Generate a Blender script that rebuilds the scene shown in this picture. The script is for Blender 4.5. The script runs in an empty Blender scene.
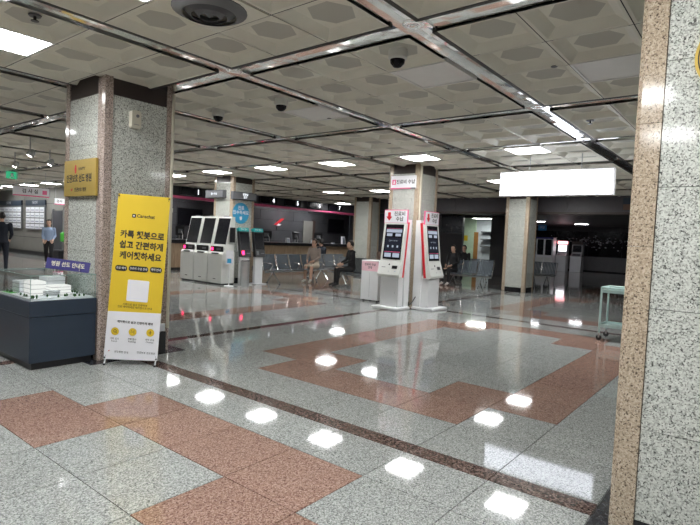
import bpy, bmesh, math, random
import numpy as np
from mathutils import Vector, Matrix, Euler
R_ = math.radians
random.seed(7)
SC = bpy.context.scene
COL = SC.collection

# ---------------------------------------------------------------- camera
CAM_H = 1.48
cam_d = bpy.data.cameras.new('camera')
cam = bpy.data.objects.new('camera', cam_d)
COL.objects.link(cam)
cam_d.sensor_fit = 'HORIZONTAL'
cam_d.sensor_width = 36.0
cam_d.lens = 36.0 * 522.0 / 700.0
cam_d.clip_start = 0.05
cam_d.clip_end = 200
yaw, pitch, roll = R_(38.443), R_(-2.713), R_(2.552)
fwd = Vector((math.cos(yaw)*math.cos(pitch), math.sin(yaw)*math.cos(pitch), math.sin(pitch)))
rgt = Vector((math.sin(yaw), -math.cos(yaw), 0))
upv = rgt.cross(fwd)
r2 = rgt*math.cos(roll) + upv*math.sin(roll)
u2 = -rgt*math.sin(roll) + upv*math.cos(roll)
M = Matrix(((r2.x, u2.x, -fwd.x), (r2.y, u2.y, -fwd.y), (r2.z, u2.z, -fwd.z))).to_4x4()
M.translation = Vector((0, 0, CAM_H))
cam.matrix_world = M
SC.camera = cam

# ---------------------------------------------------------------- world, exposure, lamp strength
w = bpy.data.worlds.new('world')
SC.world = w
w.use_nodes = True
w.node_tree.nodes['Background'].inputs[0].default_value = (0.55, 0.6, 0.7, 1)
w.node_tree.nodes['Background'].inputs[1].default_value = 0.03
SC.view_settings.view_transform = 'Standard'
SC.view_settings.look = 'None'
SC.view_settings.gamma = 1.0
SC.view_settings.use_curve_mapping = False
SC.view_settings.exposure = 0.86
LAMP = 24.0          # ceiling panel emission
LBOX = 2.4           # light box sign emission
ZC = 3.10            # ceiling height

# ---------------------------------------------------------------- materials
MAT = {}
def nt(name):
    m = bpy.data.materials.new(name)
    m.use_nodes = True
    MAT[name] = m
    t = m.node_tree
    return m, t, t.nodes['Principled BSDF']
def plain(name, col, rough=0.5, metal=0.0, spec=0.5, emit=0.0, var=0.06, scale=6.0):
    """A painted / plastic / cloth surface with a little procedural unevenness."""
    m, t, b = nt(name)
    n = t.nodes.new('ShaderNodeTexNoise'); n.inputs['Scale'].default_value = scale
    tc = t.nodes.new('ShaderNodeTexCoord'); t.links.new(tc.outputs['Object'], n.inputs['Vector'])
    rp = t.nodes.new('ShaderNodeValToRGB')
    lo = [c*(1-var) for c in col]; hi = [min(1, c*(1+var)) for c in col]
    rp.color_ramp.elements[0].position = .3; rp.color_ramp.elements[0].color = (*lo, 1)
    rp.color_ramp.elements[1].position = .7; rp.color_ramp.elements[1].color = (*hi, 1)
    t.links.new(n.outputs['Fac'], rp.inputs[0]); t.links.new(rp.outputs[0], b.inputs['Base Color'])
    b.inputs['Roughness'].default_value = rough
    b.inputs['Metallic'].default_value = metal
    b.inputs['Specular IOR Level'].default_value = spec
    if emit:
        b.inputs['Emission Color'].default_value = (*col, 1)
        b.inputs['Emission Strength'].default_value = emit
    return m
def granite(name, base, dark, light, size, rough, mid=None, tint=0.05, spec=0.5, coat=0.0, mottle=0.0):
    """Speckled granite: crystals as Voronoi cells of random tone, with a slab-to-slab tint."""
    m, t, b = nt(name)
    g = t.nodes.new('ShaderNodeNewGeometry')
    v = t.nodes.new('ShaderNodeTexVoronoi'); v.inputs['Scale'].default_value = 1.0/size
    t.links.new(g.outputs['Position'], v.inputs['Vector'])
    sx = t.nodes.new('ShaderNodeSeparateColor'); t.links.new(v.outputs['Color'], sx.inputs[0])
    n = t.nodes.new('ShaderNodeTexNoise'); n.inputs['Scale'].default_value = .45/size; n.inputs['Detail'].default_value = 2
    t.links.new(g.outputs['Position'], n.inputs['Vector'])
    mx = t.nodes.new('ShaderNodeMath'); mx.operation = 'MULTIPLY_ADD'; mx.inputs[1].default_value = .55
    t.links.new(sx.outputs[0], mx.inputs[0])
    ns = t.nodes.new('ShaderNodeMath'); ns.operation = 'MULTIPLY'; ns.inputs[1].default_value = .55
    t.links.new(n.outputs['Fac'], ns.inputs[0]); t.links.new(ns.outputs[0], mx.inputs[2])
    rp = t.nodes.new('ShaderNodeValToRGB')
    e = rp.color_ramp.elements
    e[0].position = .27; e[0].color = (*dark, 1)
    e[1].position = .78; e[1].color = (*light, 1)
    k = e.new(.40); k.color = (*(mid or base), 1)
    k = e.new(.57); k.color = (*base, 1)
    t.links.new(mx.outputs[0], rp.inputs[0])
    oi = t.nodes.new('ShaderNodeObjectInfo')
    mr = t.nodes.new('ShaderNodeMapRange'); mr.inputs[3].default_value = 1-tint; mr.inputs[4].default_value = 1+tint
    t.links.new(oi.outputs['Random'], mr.inputs[0])
    hs = t.nodes.new('ShaderNodeHueSaturation')
    t.links.new(mr.outputs[0], hs.inputs['Value']); t.links.new(rp.outputs[0], hs.inputs['Color'])
    t.links.new(hs.outputs[0], b.inputs['Base Color'])
    b.inputs['Roughness'].default_value = rough
    b.inputs['Specular IOR Level'].default_value = spec
    if coat:
        b.inputs['Coat Weight'].default_value = coat
        b.inputs['Coat Roughness'].default_value = 0.05
    return m
# floor stones
granite('floor_grey', (.325, .34, .332), (.12, .127, .124), (.49, .51, .497), .0068, .05, (.25, .263, .256), .05, .38)
granite('floor_pink', (.30, .185, .145), (.13, .07, .055), (.43, .30, .25), .0068, .05, (.23, .135, .105), .06, .38)
granite('floor_brown', (.085, .052, .044), (.03, .02, .018), (.22, .16, .14), .011, .05, (.07, .045, .038), .05, .38)
granite('floor_black', (.016, .018, .026), (.01, .01, .014), (.05, .052, .06), .012, .1, (.012, .014, .02), .03, .5)
plain('grout', (.07, .07, .068), .7)
# column stones
granite('stone_grey', (.54, .56, .515), (.09, .09, .085), (.68, .70, .65), .0068, .09, (.36, .37, .34), .03, .5)
granite('stone_tan', (.46, .37, .275), (.12, .09, .068), (.58, .49, .38), .0068, .1, (.36, .285, .21), .03, .5)
granite('stone_violet', (.42, .41, .41), (.085, .08, .085), (.58, .57, .57), .0115, .2, (.25, .24, .245), .03, .5)
granite('stone_rose', (.40, .325, .285), (.11, .085, .08), (.54, .45, .41), .0068, .1, (.25, .20, .175), .03, .5)
plain('band_brown', (.035, .024, .022), .35)
plain('base_black', (.012, .012, .014), .25)
# ceiling
plain('ceil_paint', (.75, .735, .635), .5, var=.03)
plain('ceil_flat', (.82, .815, .79), .5, var=.02)
plain('ceil_rim', (.03, .028, .025), .5)
plain('plenum', (.03, .03, .03), .9)
def perforated():
    m, t, b = nt('ceil_perf')
    tc = t.nodes.new('ShaderNodeTexCoord')
    v = t.nodes.new('ShaderNodeTexVoronoi'); v.inputs['Scale'].default_value = 62; v.inputs['Randomness'].default_value = 0
    t.links.new(tc.outputs['Object'], v.inputs['Vector'])
    rp = t.nodes.new('ShaderNodeValToRGB')
    rp.color_ramp.elements[0].position = .30; rp.color_ramp.elements[0].color = (.08, .08, .07, 1)
    rp.color_ramp.elements[1].position = .42; rp.color_ramp.elements[1].color = (.50, .49, .43, 1)
    t.links.new(v.outputs['Distance'], rp.inputs[0]); t.links.new(rp.outputs[0], b.inputs['Base Color'])
    b.inputs['Roughness'].default_value = .6
perforated()
def mirror_metal():
    m, t, b = nt('mirror_metal')
    b.inputs['Base Color'].default_value = (.84, .84, .82, 1)
    b.inputs['Metallic'].default_value = 1
    b.inputs['Roughness'].default_value = .09
    tc = t.nodes.new('ShaderNodeNewGeometry')
    n = t.nodes.new('ShaderNodeTexNoise'); n.inputs['Scale'].default_value = 3.2; n.inputs['Detail'].default_value = 1
    t.links.new(tc.outputs['Position'], n.inputs['Vector'])
    bp = t.nodes.new('ShaderNodeBump'); bp.inputs['Strength'].default_value = .35; bp.inputs['Distance'].default_value = .03
    t.links.new(n.outputs['Fac'], bp.inputs['Height']); t.links.new(bp.outputs[0], b.inputs['Normal'])
mirror_metal()
def emit(name, col, s):
    m = bpy.data.materials.new(name); m.use_nodes = True; MAT[name] = m
    t = m.node_tree; t.nodes.remove(t.nodes['Principled BSDF'])
    e = t.nodes.new('ShaderNodeEmission'); e.inputs[0].default_value = (*col, 1); e.inputs[1].default_value = s
    t.links.new(e.outputs[0], t.nodes['Material Output'].inputs[0])
emit('lamp', (.985, .99, .985), LAMP)
emit('lightbox', (.86, .90, 1.0), LBOX)
emit('spot_glow', (1, .97, .92), 40)
emit('led_red', (1, .02, .10), 4)
emit('room_lamp', (.95, 1, .92), 10)
emit('screen_lit', (.55, .62, .75), .42)
emit('screen_dim', (.10, .11, .16), .12)
emit('hall_glow', (.95, .95, 1), 16)
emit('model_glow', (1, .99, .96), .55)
emit('screen_white', (.95, .93, 1), 1.6)
emit('screen_pink', (1, .35, .38), 2.0)
emit('exit_green', (.05, .45, .22), .5)
emit('num_white', (.9, .95, 1), 1.4)
def glass():
    m = bpy.data.materials.new('glass'); m.use_nodes = True; MAT['glass'] = m
    t = m.node_tree; t.nodes.remove(t.nodes['Principled BSDF'])
    tr = t.nodes.new('ShaderNodeBsdfTransparent'); tr.inputs[0].default_value = (.96, .98, .975, 1)
    gl = t.nodes.new('ShaderNodeBsdfGlossy'); gl.inputs['Roughness'].default_value = .02
    lw = t.nodes.new('ShaderNodeLayerWeight'); lw.inputs[0].default_value = .5
    pw = t.nodes.new('ShaderNodeMath'); pw.operation = 'POWER'; pw.inputs[1].default_value = 4.0
    t.links.new(lw.outputs['Facing'], pw.inputs[0])
    fr = t.nodes.new('ShaderNodeMath'); fr.operation = 'MULTIPLY_ADD'; fr.inputs[1].default_value = .55; fr.inputs[2].default_value = .03
    t.links.new(pw.outputs[0], fr.inputs[0])
    mx = t.nodes.new('ShaderNodeMixShader')
    t.links.new(fr.outputs[0], mx.inputs[0]); t.links.new(tr.outputs[0], mx.inputs[1]); t.links.new(gl.outputs[0], mx.inputs[2])
    t.links.new(mx.outputs[0], t.nodes['Material Output'].inputs[0])
glass()
plain('glass_edge', (.25, .38, .35), .15)
def wood():
    m, t, b = nt('wood')
    tc = t.nodes.new('ShaderNodeTexCoord')
    mp = t.nodes.new('ShaderNodeMapping'); mp.inputs['Scale'].default_value = (6, 6, .8)
    n = t.nodes.new('ShaderNodeTexNoise'); n.inputs['Scale'].default_value = 3; n.inputs['Detail'].default_value = 5
    t.links.new(tc.outputs['Object'], mp.inputs[0]); t.links.new(mp.outputs[0], n.inputs['Vector'])
    rp = t.nodes.new('ShaderNodeValToRGB')
    rp.color_ramp.elements[0].color = (.27, .19, .12, 1); rp.color_ramp.elements[0].position = .3
    rp.color_ramp.elements[1].color = (.44, .33, .22, 1); rp.color_ramp.elements[1].position = .7
    t.links.new(n.outputs['Fac'], rp.inputs[0]); t.links.new(rp.outputs[0], b.inputs['Base Color'])
    b.inputs['Roughness'].default_value = .4
wood()
def brass():
    m, t, b = nt('brass')
    tc = t.nodes.new('ShaderNodeTexCoord')
    mp = t.nodes.new('ShaderNodeMapping'); mp.inputs['Scale'].default_value = (1, 1, 60)
    n = t.nodes.new('ShaderNodeTexNoise'); n.inputs['Scale'].default_value = 6
    t.links.new(tc.outputs['Object'], mp.inputs[0]); t.links.new(mp.outputs[0], n.inputs['Vector'])
    rp = t.nodes.new('ShaderNodeValToRGB')
    rp.color_ramp.elements[0].color = (.50, .34, .07, 1); rp.color_ramp.elements[1].color = (.62, .46, .13, 1)
    t.links.new(n.outputs['Fac'], rp.inputs[0]); t.links.new(rp.outputs[0], b.inputs['Base Color'])
    b.inputs['Metallic'].default_value = .55; b.inputs['Roughness'].default_value = .42
brass()
P = plain
P('white', (.74, .75, .76), .35, var=.02)
P('white_sign', (.82, .82, .86), .35, var=.015)
P('offwhite', (.68, .69, .66), .4, var=.02)
P('beige_plastic', (.60, .57, .47), .45, var=.02)
P('black', (.012, .012, .014), .3)
P('black_gloss', (.006, .006, .009), .22, spec=.25)
P('ink', (.03, .028, .025), .6)
P('red', (.62, .018, .03), .35)
P('pink', (.78, .12, .28), .4)
P('pink_pale', (.80, .52, .58), .45)
P('teal', (.02, .36, .36), .35)
P('teal_pale', (.45, .60, .58), .35)
P('blue', (.02, .22, .50), .4)
P('sky_blue', (.035, .32, .56), .45)
P('navy', (.028, .042, .066), .35, var=.05)
P('navy_sign', (.035, .03, .17), .45)
P('yellow', (.72, .51, .03), .5, var=.02)
P('steel', (.52, .53, .54), .3, .9)
P('chrome', (.75, .75, .76), .12, 1)
P('bench_slate', (.10, .125, .15), .38)
P('bench_grey', (.16, .18, .20), .38)
P('dark_grey', (.065, .067, .075), .4)
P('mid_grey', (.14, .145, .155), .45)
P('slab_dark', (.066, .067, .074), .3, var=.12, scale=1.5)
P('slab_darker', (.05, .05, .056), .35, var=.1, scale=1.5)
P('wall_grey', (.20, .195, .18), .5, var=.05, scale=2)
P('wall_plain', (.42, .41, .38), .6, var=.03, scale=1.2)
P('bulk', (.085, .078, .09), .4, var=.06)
P('lintel', (.06, .042, .034), .4)
P('low_wall', (.34, .34, .35), .4)
P('paper', (.68, .70, .74), .6, var=.03)
P('paper_print', (.30, .33, .40), .6)
P('green', (.05, .42, .03), .5)
P('tree_green', (.03, .09, .025), .8)
P('mint_wall', (.55, .68, .52), .6)
P('pale_wall', (.62, .66, .72), .6)
P('orange_wood', (.36, .17, .05), .5)
P('skin', (.52, .33, .24), .55)
P('hair_black', (.012, .010, .010), .5)
P('hair_brown', (.05, .022, .014), .5)
P('cloth_navy', (.012, .016, .028), .8)
P('cloth_black', (.012, .012, .014), .85)
P('cloth_blue', (.26, .34, .48), .85)
P('cloth_white', (.62, .62, .62), .85)
P('cloth_beige', (.56, .50, .40), .85)
P('cloth_taupe', (.27, .22, .19), .85)
P('cloth_brown', (.16, .10, .08), .85)
P('shoe_white', (.6, .58, .55), .6)
P('model_white', (.75, .77, .8), .4)
P('sign_cream', (.75, .72, .5), .5)
P('dot_white', (.65, .68, .72), .6)

# ---------------------------------------------------------------- object helpers
def link(o, parent=None):
    COL.objects.link(o)
    if parent is not None:
        o.parent = parent
    return o
def tag(o, label=None, cat=None, group=None, kind=None):
    if label: o['label'] = label
    if cat: o['category'] = cat
    if group: o['group'] = group
    if kind: o['kind'] = kind
    return o
def thing(name, label, cat, loc=(0, 0, 0), rz=0.0, group=None):
    o = bpy.data.objects.new(name, None)
    o.empty_display_size = .1
    o.location = loc; o.rotation_euler = (0, 0, rz)
    link(o)
    return tag(o, label, cat, group)
def mk(name, verts, faces, mats, parent=None, idx=None, smooth=False):
    me = bpy.data.meshes.new(name)
    me.from_pydata([tuple(v) for v in verts], [], faces)
    if isinstance(mats, str): mats = [mats]
    for m in mats: me.materials.append(MAT[m])
    if idx:
        for p, i in zip(me.polygons, idx): p.material_index = i
    if smooth:
        for p in me.polygons: p.use_smooth = True
    me.update()
    return link(bpy.data.objects.new(name, me), parent)
class MB:
    """collects shapes into one mesh part"""
    def __init__(s): s.v = []; s.f = []
    def add(s, v, f):
        o = len(s.v); s.v += [tuple(p) for p in v]; s.f += [tuple(i+o for i in q) for q in f]; return s
    def box(s, lo, hi):
        x0, y0, z0 = lo; x1, y1, z1 = hi
        return s.add([(x0,y0,z0),(x1,y0,z0),(x1,y1,z0),(x0,y1,z0),(x0,y0,z1),(x1,y0,z1),(x1,y1,z1),(x0,y1,z1)],
                     [(0,3,2,1),(4,5,6,7),(0,1,5,4),(1,2,6,5),(2,3,7,6),(3,0,4,7)])
    def cham(s, lo, hi, c):
        """box with chamfered vertical edges and top edges"""
        x0, y0, z0 = lo; x1, y1, z1 = hi
        def ring(d, z, k):
            return [(x0+d+k,y0+d,z),(x1-d-k,y0+d,z),(x1-d,y0+d+k,z),(x1-d,y1-d-k,z),(x1-d-k,y1-d,z),(x0+d+k,y1-d,z),(x0+d,y1-d-k,z),(x0+d,y0+d+k,z)]
        v = ring(c, z0, c) + ring(0, z0+c, c) + ring(0, z1-c, c) + ring(c, z1, c)
        f = [tuple(reversed(range(8))), tuple(range(24, 32))]
        for r in range(3):
            for i in range(8):
                a = r*8+i; b = r*8+(i+1) % 8
                f.append((a, b, b+8, a+8))
        return s.add(v, f)
    def hexa(s, b, t):
        """8 free corners: bottom ring b (ccw), top ring t"""
        return s.add(list(b)+list(t), [(3,2,1,0),(4,5,6,7),(0,1,5,4),(1,2,6,5),(2,3,7,6),(3,0,4,7)])
    def tube(s, pts, r, n=8, close=False):
        pts = [Vector(p) for p in pts]
        rings = []
        for i, p in enumerate(pts):
            a = pts[max(i-1, 0)]; b = pts[min(i+1, len(pts)-1)]
            if close: a = pts[i-1]; b = pts[(i+1) % len(pts)]
            d = (b-a).normalized()
            h = Vector((0, 0, 1)) if abs(d.z) < .9 else Vector((1, 0, 0))
            x = d.cross(h).normalized(); y = d.cross(x).normalized()
            rr = r[i] if isinstance(r, (list, tuple)) else r
            rings.append([p + x*rr*math.cos(2*math.pi*k/n) + y*rr*math.sin(2*math.pi*k/n) for k in range(n)])
        v = [q for ring in rings for q in ring]; f = []
        m = len(pts)
        for i in range(m if close else m-1):
            for k in range(n):
                j = (i+1) % m
                f.append((i*n+k, i*n+(k+1) % n, j*n+(k+1) % n, j*n+k))
        if not close:
            f.append(tuple(range(n))); f.append(tuple((m-1)*n+k for k in reversed(range(n))))
        return s.add(v, f)
    def lathe(s, prof, n=20, c=(0, 0, 0), cap=True):
        v = []; f = []
        for r, z in prof:
            for k in range(n):
                a = 2*math.pi*k/n
                v.append((c[0]+r*math.cos(a), c[1]+r*math.sin(a), c[2]+z))
        for i in range(len(prof)-1):
            for k in range(n):
                f.append((i*n+k, i*n+(k+1) % n, (i+1)*n+(k+1) % n, (i+1)*n+k))
        if cap:
            f.append(tuple(reversed(range(n)))); f.append(tuple((len(prof)-1)*n+k for k in range(n)))
        return s.add(v, f)
    def prism(s, poly, axis, a, b):
        """extrude a 2-D outline along x / y / z between a and b"""
        def P3(p, q):
            return {'x': (q, p[0], p[1]), 'y': (p[0], q, p[1]), 'z': (p[0], p[1], q)}[axis]
        n = len(poly)
        v = [P3(p, a) for p in poly] + [P3(p, b) for p in poly]
        f = [tuple(reversed(range(n))), tuple(range(n, 2*n))] + [(i, (i+1) % n, (i+1) % n+n, i+n) for i in range(n)]
        return s.add(v, f)
    def build(s, name, mat, parent=None, smooth=False, bev=0.0):
        me = bpy.data.meshes.new(name)
        me.from_pydata(s.v, [], s.f)
        bm = bmesh.new(); bm.from_mesh(me)
        bmesh.ops.recalc_face_normals(bm, faces=bm.faces)
        if bev:
            bmesh.ops.bevel(bm, geom=[e for e in bm.edges if e.calc_face_angle(0) > .5], offset=bev, segments=1, affect='EDGES')
        bm.to_mesh(me); bm.free()
        me.materials.append(MAT[mat])
        if smooth:
            for p in me.polygons: p.use_smooth = True
            me.set_sharp_from_angle(angle=R_(40))
        return link(bpy.data.objects.new(name, me), parent)
def box(name, lo, hi, mat, parent=None, bev=0.0):
    return MB().box(lo, hi).build(name, mat, parent, bev=bev)
def copy_tree(o, parent=None):
    c = o.copy(); link(c)
    c.parent = parent
    for ch in o.children: copy_tree(ch, c)
    return c
def face(n, origin):
    """matrix of a flat sheet: local x right (seen from outside), y up, z out along n"""
    n = Vector(n).normalized(); up = Vector((0, 0, 1))
    if abs(n.z) > .9: up = Vector((0, 1, 0))
    x = up.cross(n).normalized(); y = n.cross(x)
    m = Matrix(((x.x, y.x, n.x), (x.y, y.y, n.y), (x.z, y.z, n.z))).to_4x4()
    m.translation = Vector(origin)
    return m
def text(name, s, size, mat, parent, mat4, align='CENTER', bold=0.0, width=None, sx=1.0):
    """lettering as a thin flat mesh"""
    cu = bpy.data.curves.new(name, 'FONT')
    cu.body = s; cu.size = size; cu.align_x = align; cu.align_y = 'CENTER'
    cu.resolution_u = 2; cu.extrude = .0006; cu.offset = bold; cu.space_line = 1.05
    tmp = bpy.data.objects.new(name, cu)
    me = tmp.to_mesh().copy(); tmp.to_mesh_clear()
    bpy.data.objects.remove(tmp); bpy.data.curves.remove(cu)
    me.materials.clear(); me.materials.append(MAT[mat]); me.name = name
    for v in me.vertices: v.co.x *= sx
    o = bpy.data.objects.new(name, me)
    link(o, parent); o.matrix_local = mat4
    return o
def sheet(name, mat, parent, mat4, poly, th=.0015):
    """thin flat outline (print, sticker, plate) lying on a sheet matrix"""
    o = MB().prism(poly, 'z', 0, th).build(name, mat, parent)
    o.matrix_local = mat4
    return o
def rect(x0, y0, x1, y1): return [(x0, y0), (x1, y0), (x1, y1), (x0, y1)]
def circ(cx, cy, r, n=28, ry=None): return [(cx+r*math.cos(2*math.pi*k/n), cy+(ry or r)*math.sin(2*math.pi*k/n)) for k in range(n)]
def rrect(x0, y0, x1, y1, r, n=5):
    out = []
    for cx, cy, a in ((x1-r, y0+r, -90), (x1-r, y1-r, 0), (x0+r, y1-r, 90), (x0+r, y0+r, 180)):
        out += [(cx+r*math.cos(R_(a+90*k/n)), cy+r*math.sin(R_(a+90*k/n))) for k in range(n+1)]
    return out
def in_front(p):
    d = Vector(p)-Vector((0, 0, CAM_H)); z = d.dot(fwd)
    if z < .3: return None
    return 350+522*d.dot(r2)/z, 262.5-522*d.dot(u2)/z, z
def in_view(p, m=60):
    q = in_front(p)
    return q and -m < q[0] < 700+m and -m < q[1] < 525+m

# ================================================================= FLOOR
XS, YS = 3.17, 6.20                 # centres of the brown bands; one bay is 6.88 x 6.22
PX, PY, BW = 6.88, 6.22, .16
floor = box('floor', (-9, -9, -.20), (37, 33, -.012), 'grout')
tag(floor, 'polished granite floor of grey and rust tiles with brown bands', None, None, 'structure')
def spans(c0, period, n, lo, hi):
    """tile spans: (start, end, bay, index) ; index -1 is the brown band"""
    out = []
    k = math.floor((lo-c0)/period)-1
    while c0+period*k < hi:
        a = c0+period*k+BW/2; b = c0+period*(k+1)-BW/2
        out.append((a-BW, a, k, -1))
        t = (b-a)/n
        for i in range(n): out.append((a+t*i, a+t*(i+1), k, i))
        k += 1
    return [s for s in out if s[1] > lo and s[0] < hi]
xs = spans(XS, PX, 11, -8.9, 36.5)
# the bay this side of the first band starts with a narrower row
near = [3.09, 2.59, 1.99, 1.39, .79, .19, -.41, -1.01, -1.61, -2.21, -2.81, -3.63]
xs = [s for s in xs if s[2] != -1 or s[3] == -1] + [(near[i+1], near[i], -1, 10-i) for i in range(11)]
ys = spans(YS, PY, 10, -8.9, 32.5)
def is_pink(i, j):
    # a meander ring with stepped corners inside each bay of 11 x 10 tiles
    hx = i in (1, 9); hy = j in (2, 7)
    if (hx and 3 <= j <= 6) or (hy and 2 <= i <= 8): return True
    return (i, j) in ((2, 3), (2, 6), (8, 3), (8, 6))
tiles = []
for (x0, x1, kx, i) in xs:
    for (y0, y1, ky, j) in ys:
        if i == -1 and j == -1: mat = 'floor_brown'
        elif i == -1 or j == -1: mat = 'floor_brown'
        else: mat = 'floor_pink' if is_pink(i, j) else 'floor_grey'
        if x1 < -3 or y1 < -3 or x0 > 36 or y0 > 32: continue
        if x0 > 18 and y0 > 19: continue
        q = in_front(((x0+x1)/2, (y0+y1)/2, 0))
        area = 0
        if q and -80 < q[0] < 780 and q[1] < 600:
            area = (x1-x0)*(y1-y0)*CAM_H/q[2]**3
        tiles.append((area, x0, x1, y0, y1, mat))
tiles.sort(key=lambda t: -t[0])
J = .003
proto = {}
for mname in ('floor_grey', 'floor_pink', 'floor_brown', 'floor_black'):
    me = bpy.data.meshes.new('floor_tile')
    b = MB(); c = .004
    b.add([(-.5,-.5,-.012),(.5,-.5,-.012),(.5,.5,-.012),(-.5,.5,-.012),(-.5,-.5,0),(.5,-.5,0),(.5,.5,0),(-.5,.5,0)],
          [(4,5,6,7),(0,1,5,4),(1,2,6,5),(2,3,7,6),(3,0,4,7),(3,2,1,0)])
    me.from_pydata(b.v, [], b.f); me.materials.append(MAT[mname]); proto[mname] = me
rest = {}
for n, (area, x0, x1, y0, y1, mname) in enumerate(tiles):
    if n < 300:
        o = bpy.data.objects.new('floor_tile', proto[mname])
        o.location = ((x0+x1)/2, (y0+y1)/2, random.uniform(-.0003, .0003))
        o.scale = (x1-x0-2*J, y1-y0-2*J, 1)
        link(o, floor)
    else:
        rest.setdefault(mname, MB()).box((x0+J, y0+J, -.012), (x1-J, y1-J, 0))
for mname, b in rest.items():
    o = b.build('floor_tiling', mname, floor); o['kind'] = 'stuff'

# ================================================================= CEILING
ceiling = MB().box((-9, -9, ZC+.22), (17.75, 33, ZC+.32)).box((17.75, 13.2, ZC+.22), (24.3, 19.6, ZC+.32)).build('ceiling', 'plenum')
tag(ceiling, 'ceiling of grey coffered metal panels split by mirrored channels', None, None, 'structure')
PW = .635; PH = .6283; GX = .27; GY = .245
xf = []
x = 3.585
for n in (4, 3, 3, 4, 3, 3, 4):
    xf.append((x, n)); x += n*PW+GX
x = 3.585
for n in (3, 3, 4, 3):
    x -= n*PW+GX; xf.append((x, n))
xf.sort()
yf = [(2.345+2.13*k) for k in range(-4, 14)]
LIT = [(8.57, k, 0) for k in range(-3, 7)]       # (field x, y field index, column in field)
lit_set = set(); off_set = set(); diff_set = set()
def fkey(fx, k, i, j): return (round(fx, 2), k, i, j)
fxs = [f[0] for f in xf]
for k in range(-3, 13): lit_set.add(fkey(8.57, k, 0, 1))
lit_set |= {fkey(1.41, k, 0, 1) for k in (-2, -1, 0, 1, 3, 5, 7)}
lit_set |= {fkey(-3.57, -1, 1, 1), fkey(-.76, -1, 0, 1), fkey(-.76, 2, 0, 1)}
XB = [f[0] for f in xf]
fA2 = round(3.585+7.16, 2); fB2 = round(fA2+4*PW+GX, 2)
for k in (3, 4): lit_set.add(fkey(fB2, k, 1, 2))
lit_set |= {fkey(fA2, 1, 3, 1), fkey(fB2, 1, 2, 1)}
for k in (8, 10): lit_set.add(fkey(3.585, k, 1, 1))
fA3 = round(fB2+6*PW+2*GX, 2)
lit_set |= {fkey(fA2, 7, 1, 1), fkey(fA3, 6, 2, 1), fkey(fA3, 7, 0, 1), fkey(fA3, 7, 3, 1)}  # lit panels mostly added to brighten the dark counter area
off_set |= {fkey(3.585, 1, 2, 0), fkey(6.4, 1, 1, 0), fkey(3.585, 0, 1, 0), fkey(3.585, -1, 2, 1), fkey(6.4, 2, 1, 1), fkey(6.4, 4, 1, 1)}
diff_set |= {fkey(1.41, 0, 1, 1), fkey(6.4, 0, 1, 1), fkey(6.4, 3, 1, 1), fkey(-.76, 3, 2, 1)}
def coffer_mesh():
    """square pan with sloping sides up to a hexagonal perforated plate"""
    a, b = PW/2-.004, PH/2-.004
    e = .022; dz = .058
    o = [(-a,-b,0),(a,-b,0),(a,b,0),(-a,b,0)]
    i0 = [(-a+e,-b+e,.003),(a-e,-b+e,.003),(a-e,b-e,.003),(-a+e,b-e,.003)]
    g = .078; A, B = a-e-g, b-e-g
    sq = [(-A,-B,dz),(A,-B,dz),(A,B,dz),(-A,B,dz)]
    R = .193
    hx = [(R*math.cos(R_(90+60*k)), R*math.sin(R_(90+60*k)), dz) for k in range(6)]
    v = o+i0+sq+hx
    f = [(0,1,5,4),(1,2,6,5),(2,3,7,6),(3,0,4,7)]                       # rim
    f += [(4,5,9,8),(5,6,10,9),(6,7,11,10),(7,4,8,11)]                  # sloping sides
    h0 = 12
    f += [(8,h0+3,h0+2),(8,9,h0+3),(9,h0+4,h0+3),(9,10,h0+5,h0+4),(10,h0,h0+5),(10,11,h0),(11,h0+1,h0),(11,8,h0+2,h0+1)]
    f += [tuple(range(h0, h0+6))]
    idx = [0]*16+[1]
    me = bpy.data.meshes.new('ceiling_panel')
    me.from_pydata(v, [], f)
    me.materials.append(MAT['ceil_paint']); me.materials.append(MAT['ceil_perf'])
    for p, q in zip(me.polygons, idx): p.material_index = q
    me.update()
    return me, v, f, idx
cof, cv, cf, cidx = coffer_mesh()
panels = []; fields = []
cols_xy = []
for fi, (fx, nx) in enumerate(xf):
    for k in range(-4, 14):
        fy = 2.345+2.13*k
        if fx > 9.9 and fy > 18.5: continue
        if fx+nx*PW < -6: continue
        if fx > 17.0 and fy < 12.9: continue
        fields.append((fx, nx, fy, k))
        for i in range(nx):
            for j in range(3):
                cx = fx+(i+.5)*PW; cy = fy+(j+.5)*PH
                if cx > 17.4 and fy < 12.9: continue
                panels.append((fkey(fx, k, i, j), cx, cy))
def parea(cx, cy):
    q = in_front((cx, cy, ZC))
    if q and -70 < q[0] < 770 and -70 < q[1] < 525: return (ZC-CAM_H)/q[2]**3
    return 0
panels.sort(key=lambda p: -parea(p[1], p[2]))
n_sep = 0
far_v = MB(); far_perf = MB()
for key, cx, cy in panels:
    if key in lit_set or key in off_set: continue
    if n_sep < 300:
        o = bpy.data.objects.new('ceiling_panel', cof)
        o.location = (cx, cy, ZC); link(o, ceiling); n_sep += 1
    else:
        far_v.add([(x_+cx, y_+cy, z_+ZC) for x_, y_, z_ in cv], cf[:-1])
        far_perf.add([(x_+cx, y_+cy, z_+ZC) for x_, y_, z_ in cv[12:]], [(0,1,2,3,4,5)])
def raw(name, b, mat, parent, kind='stuff'):
    me = bpy.data.meshes.new(name); me.from_pydata(b.v, [], b.f); me.materials.append(MAT[mat])
    o = link(bpy.data.objects.new(name, me), parent); o['kind'] = kind
    return o
raw('panel_pans', far_v, 'ceil_paint', ceiling)
raw('panel_plates', far_perf, 'ceil_perf', ceiling)
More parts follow.
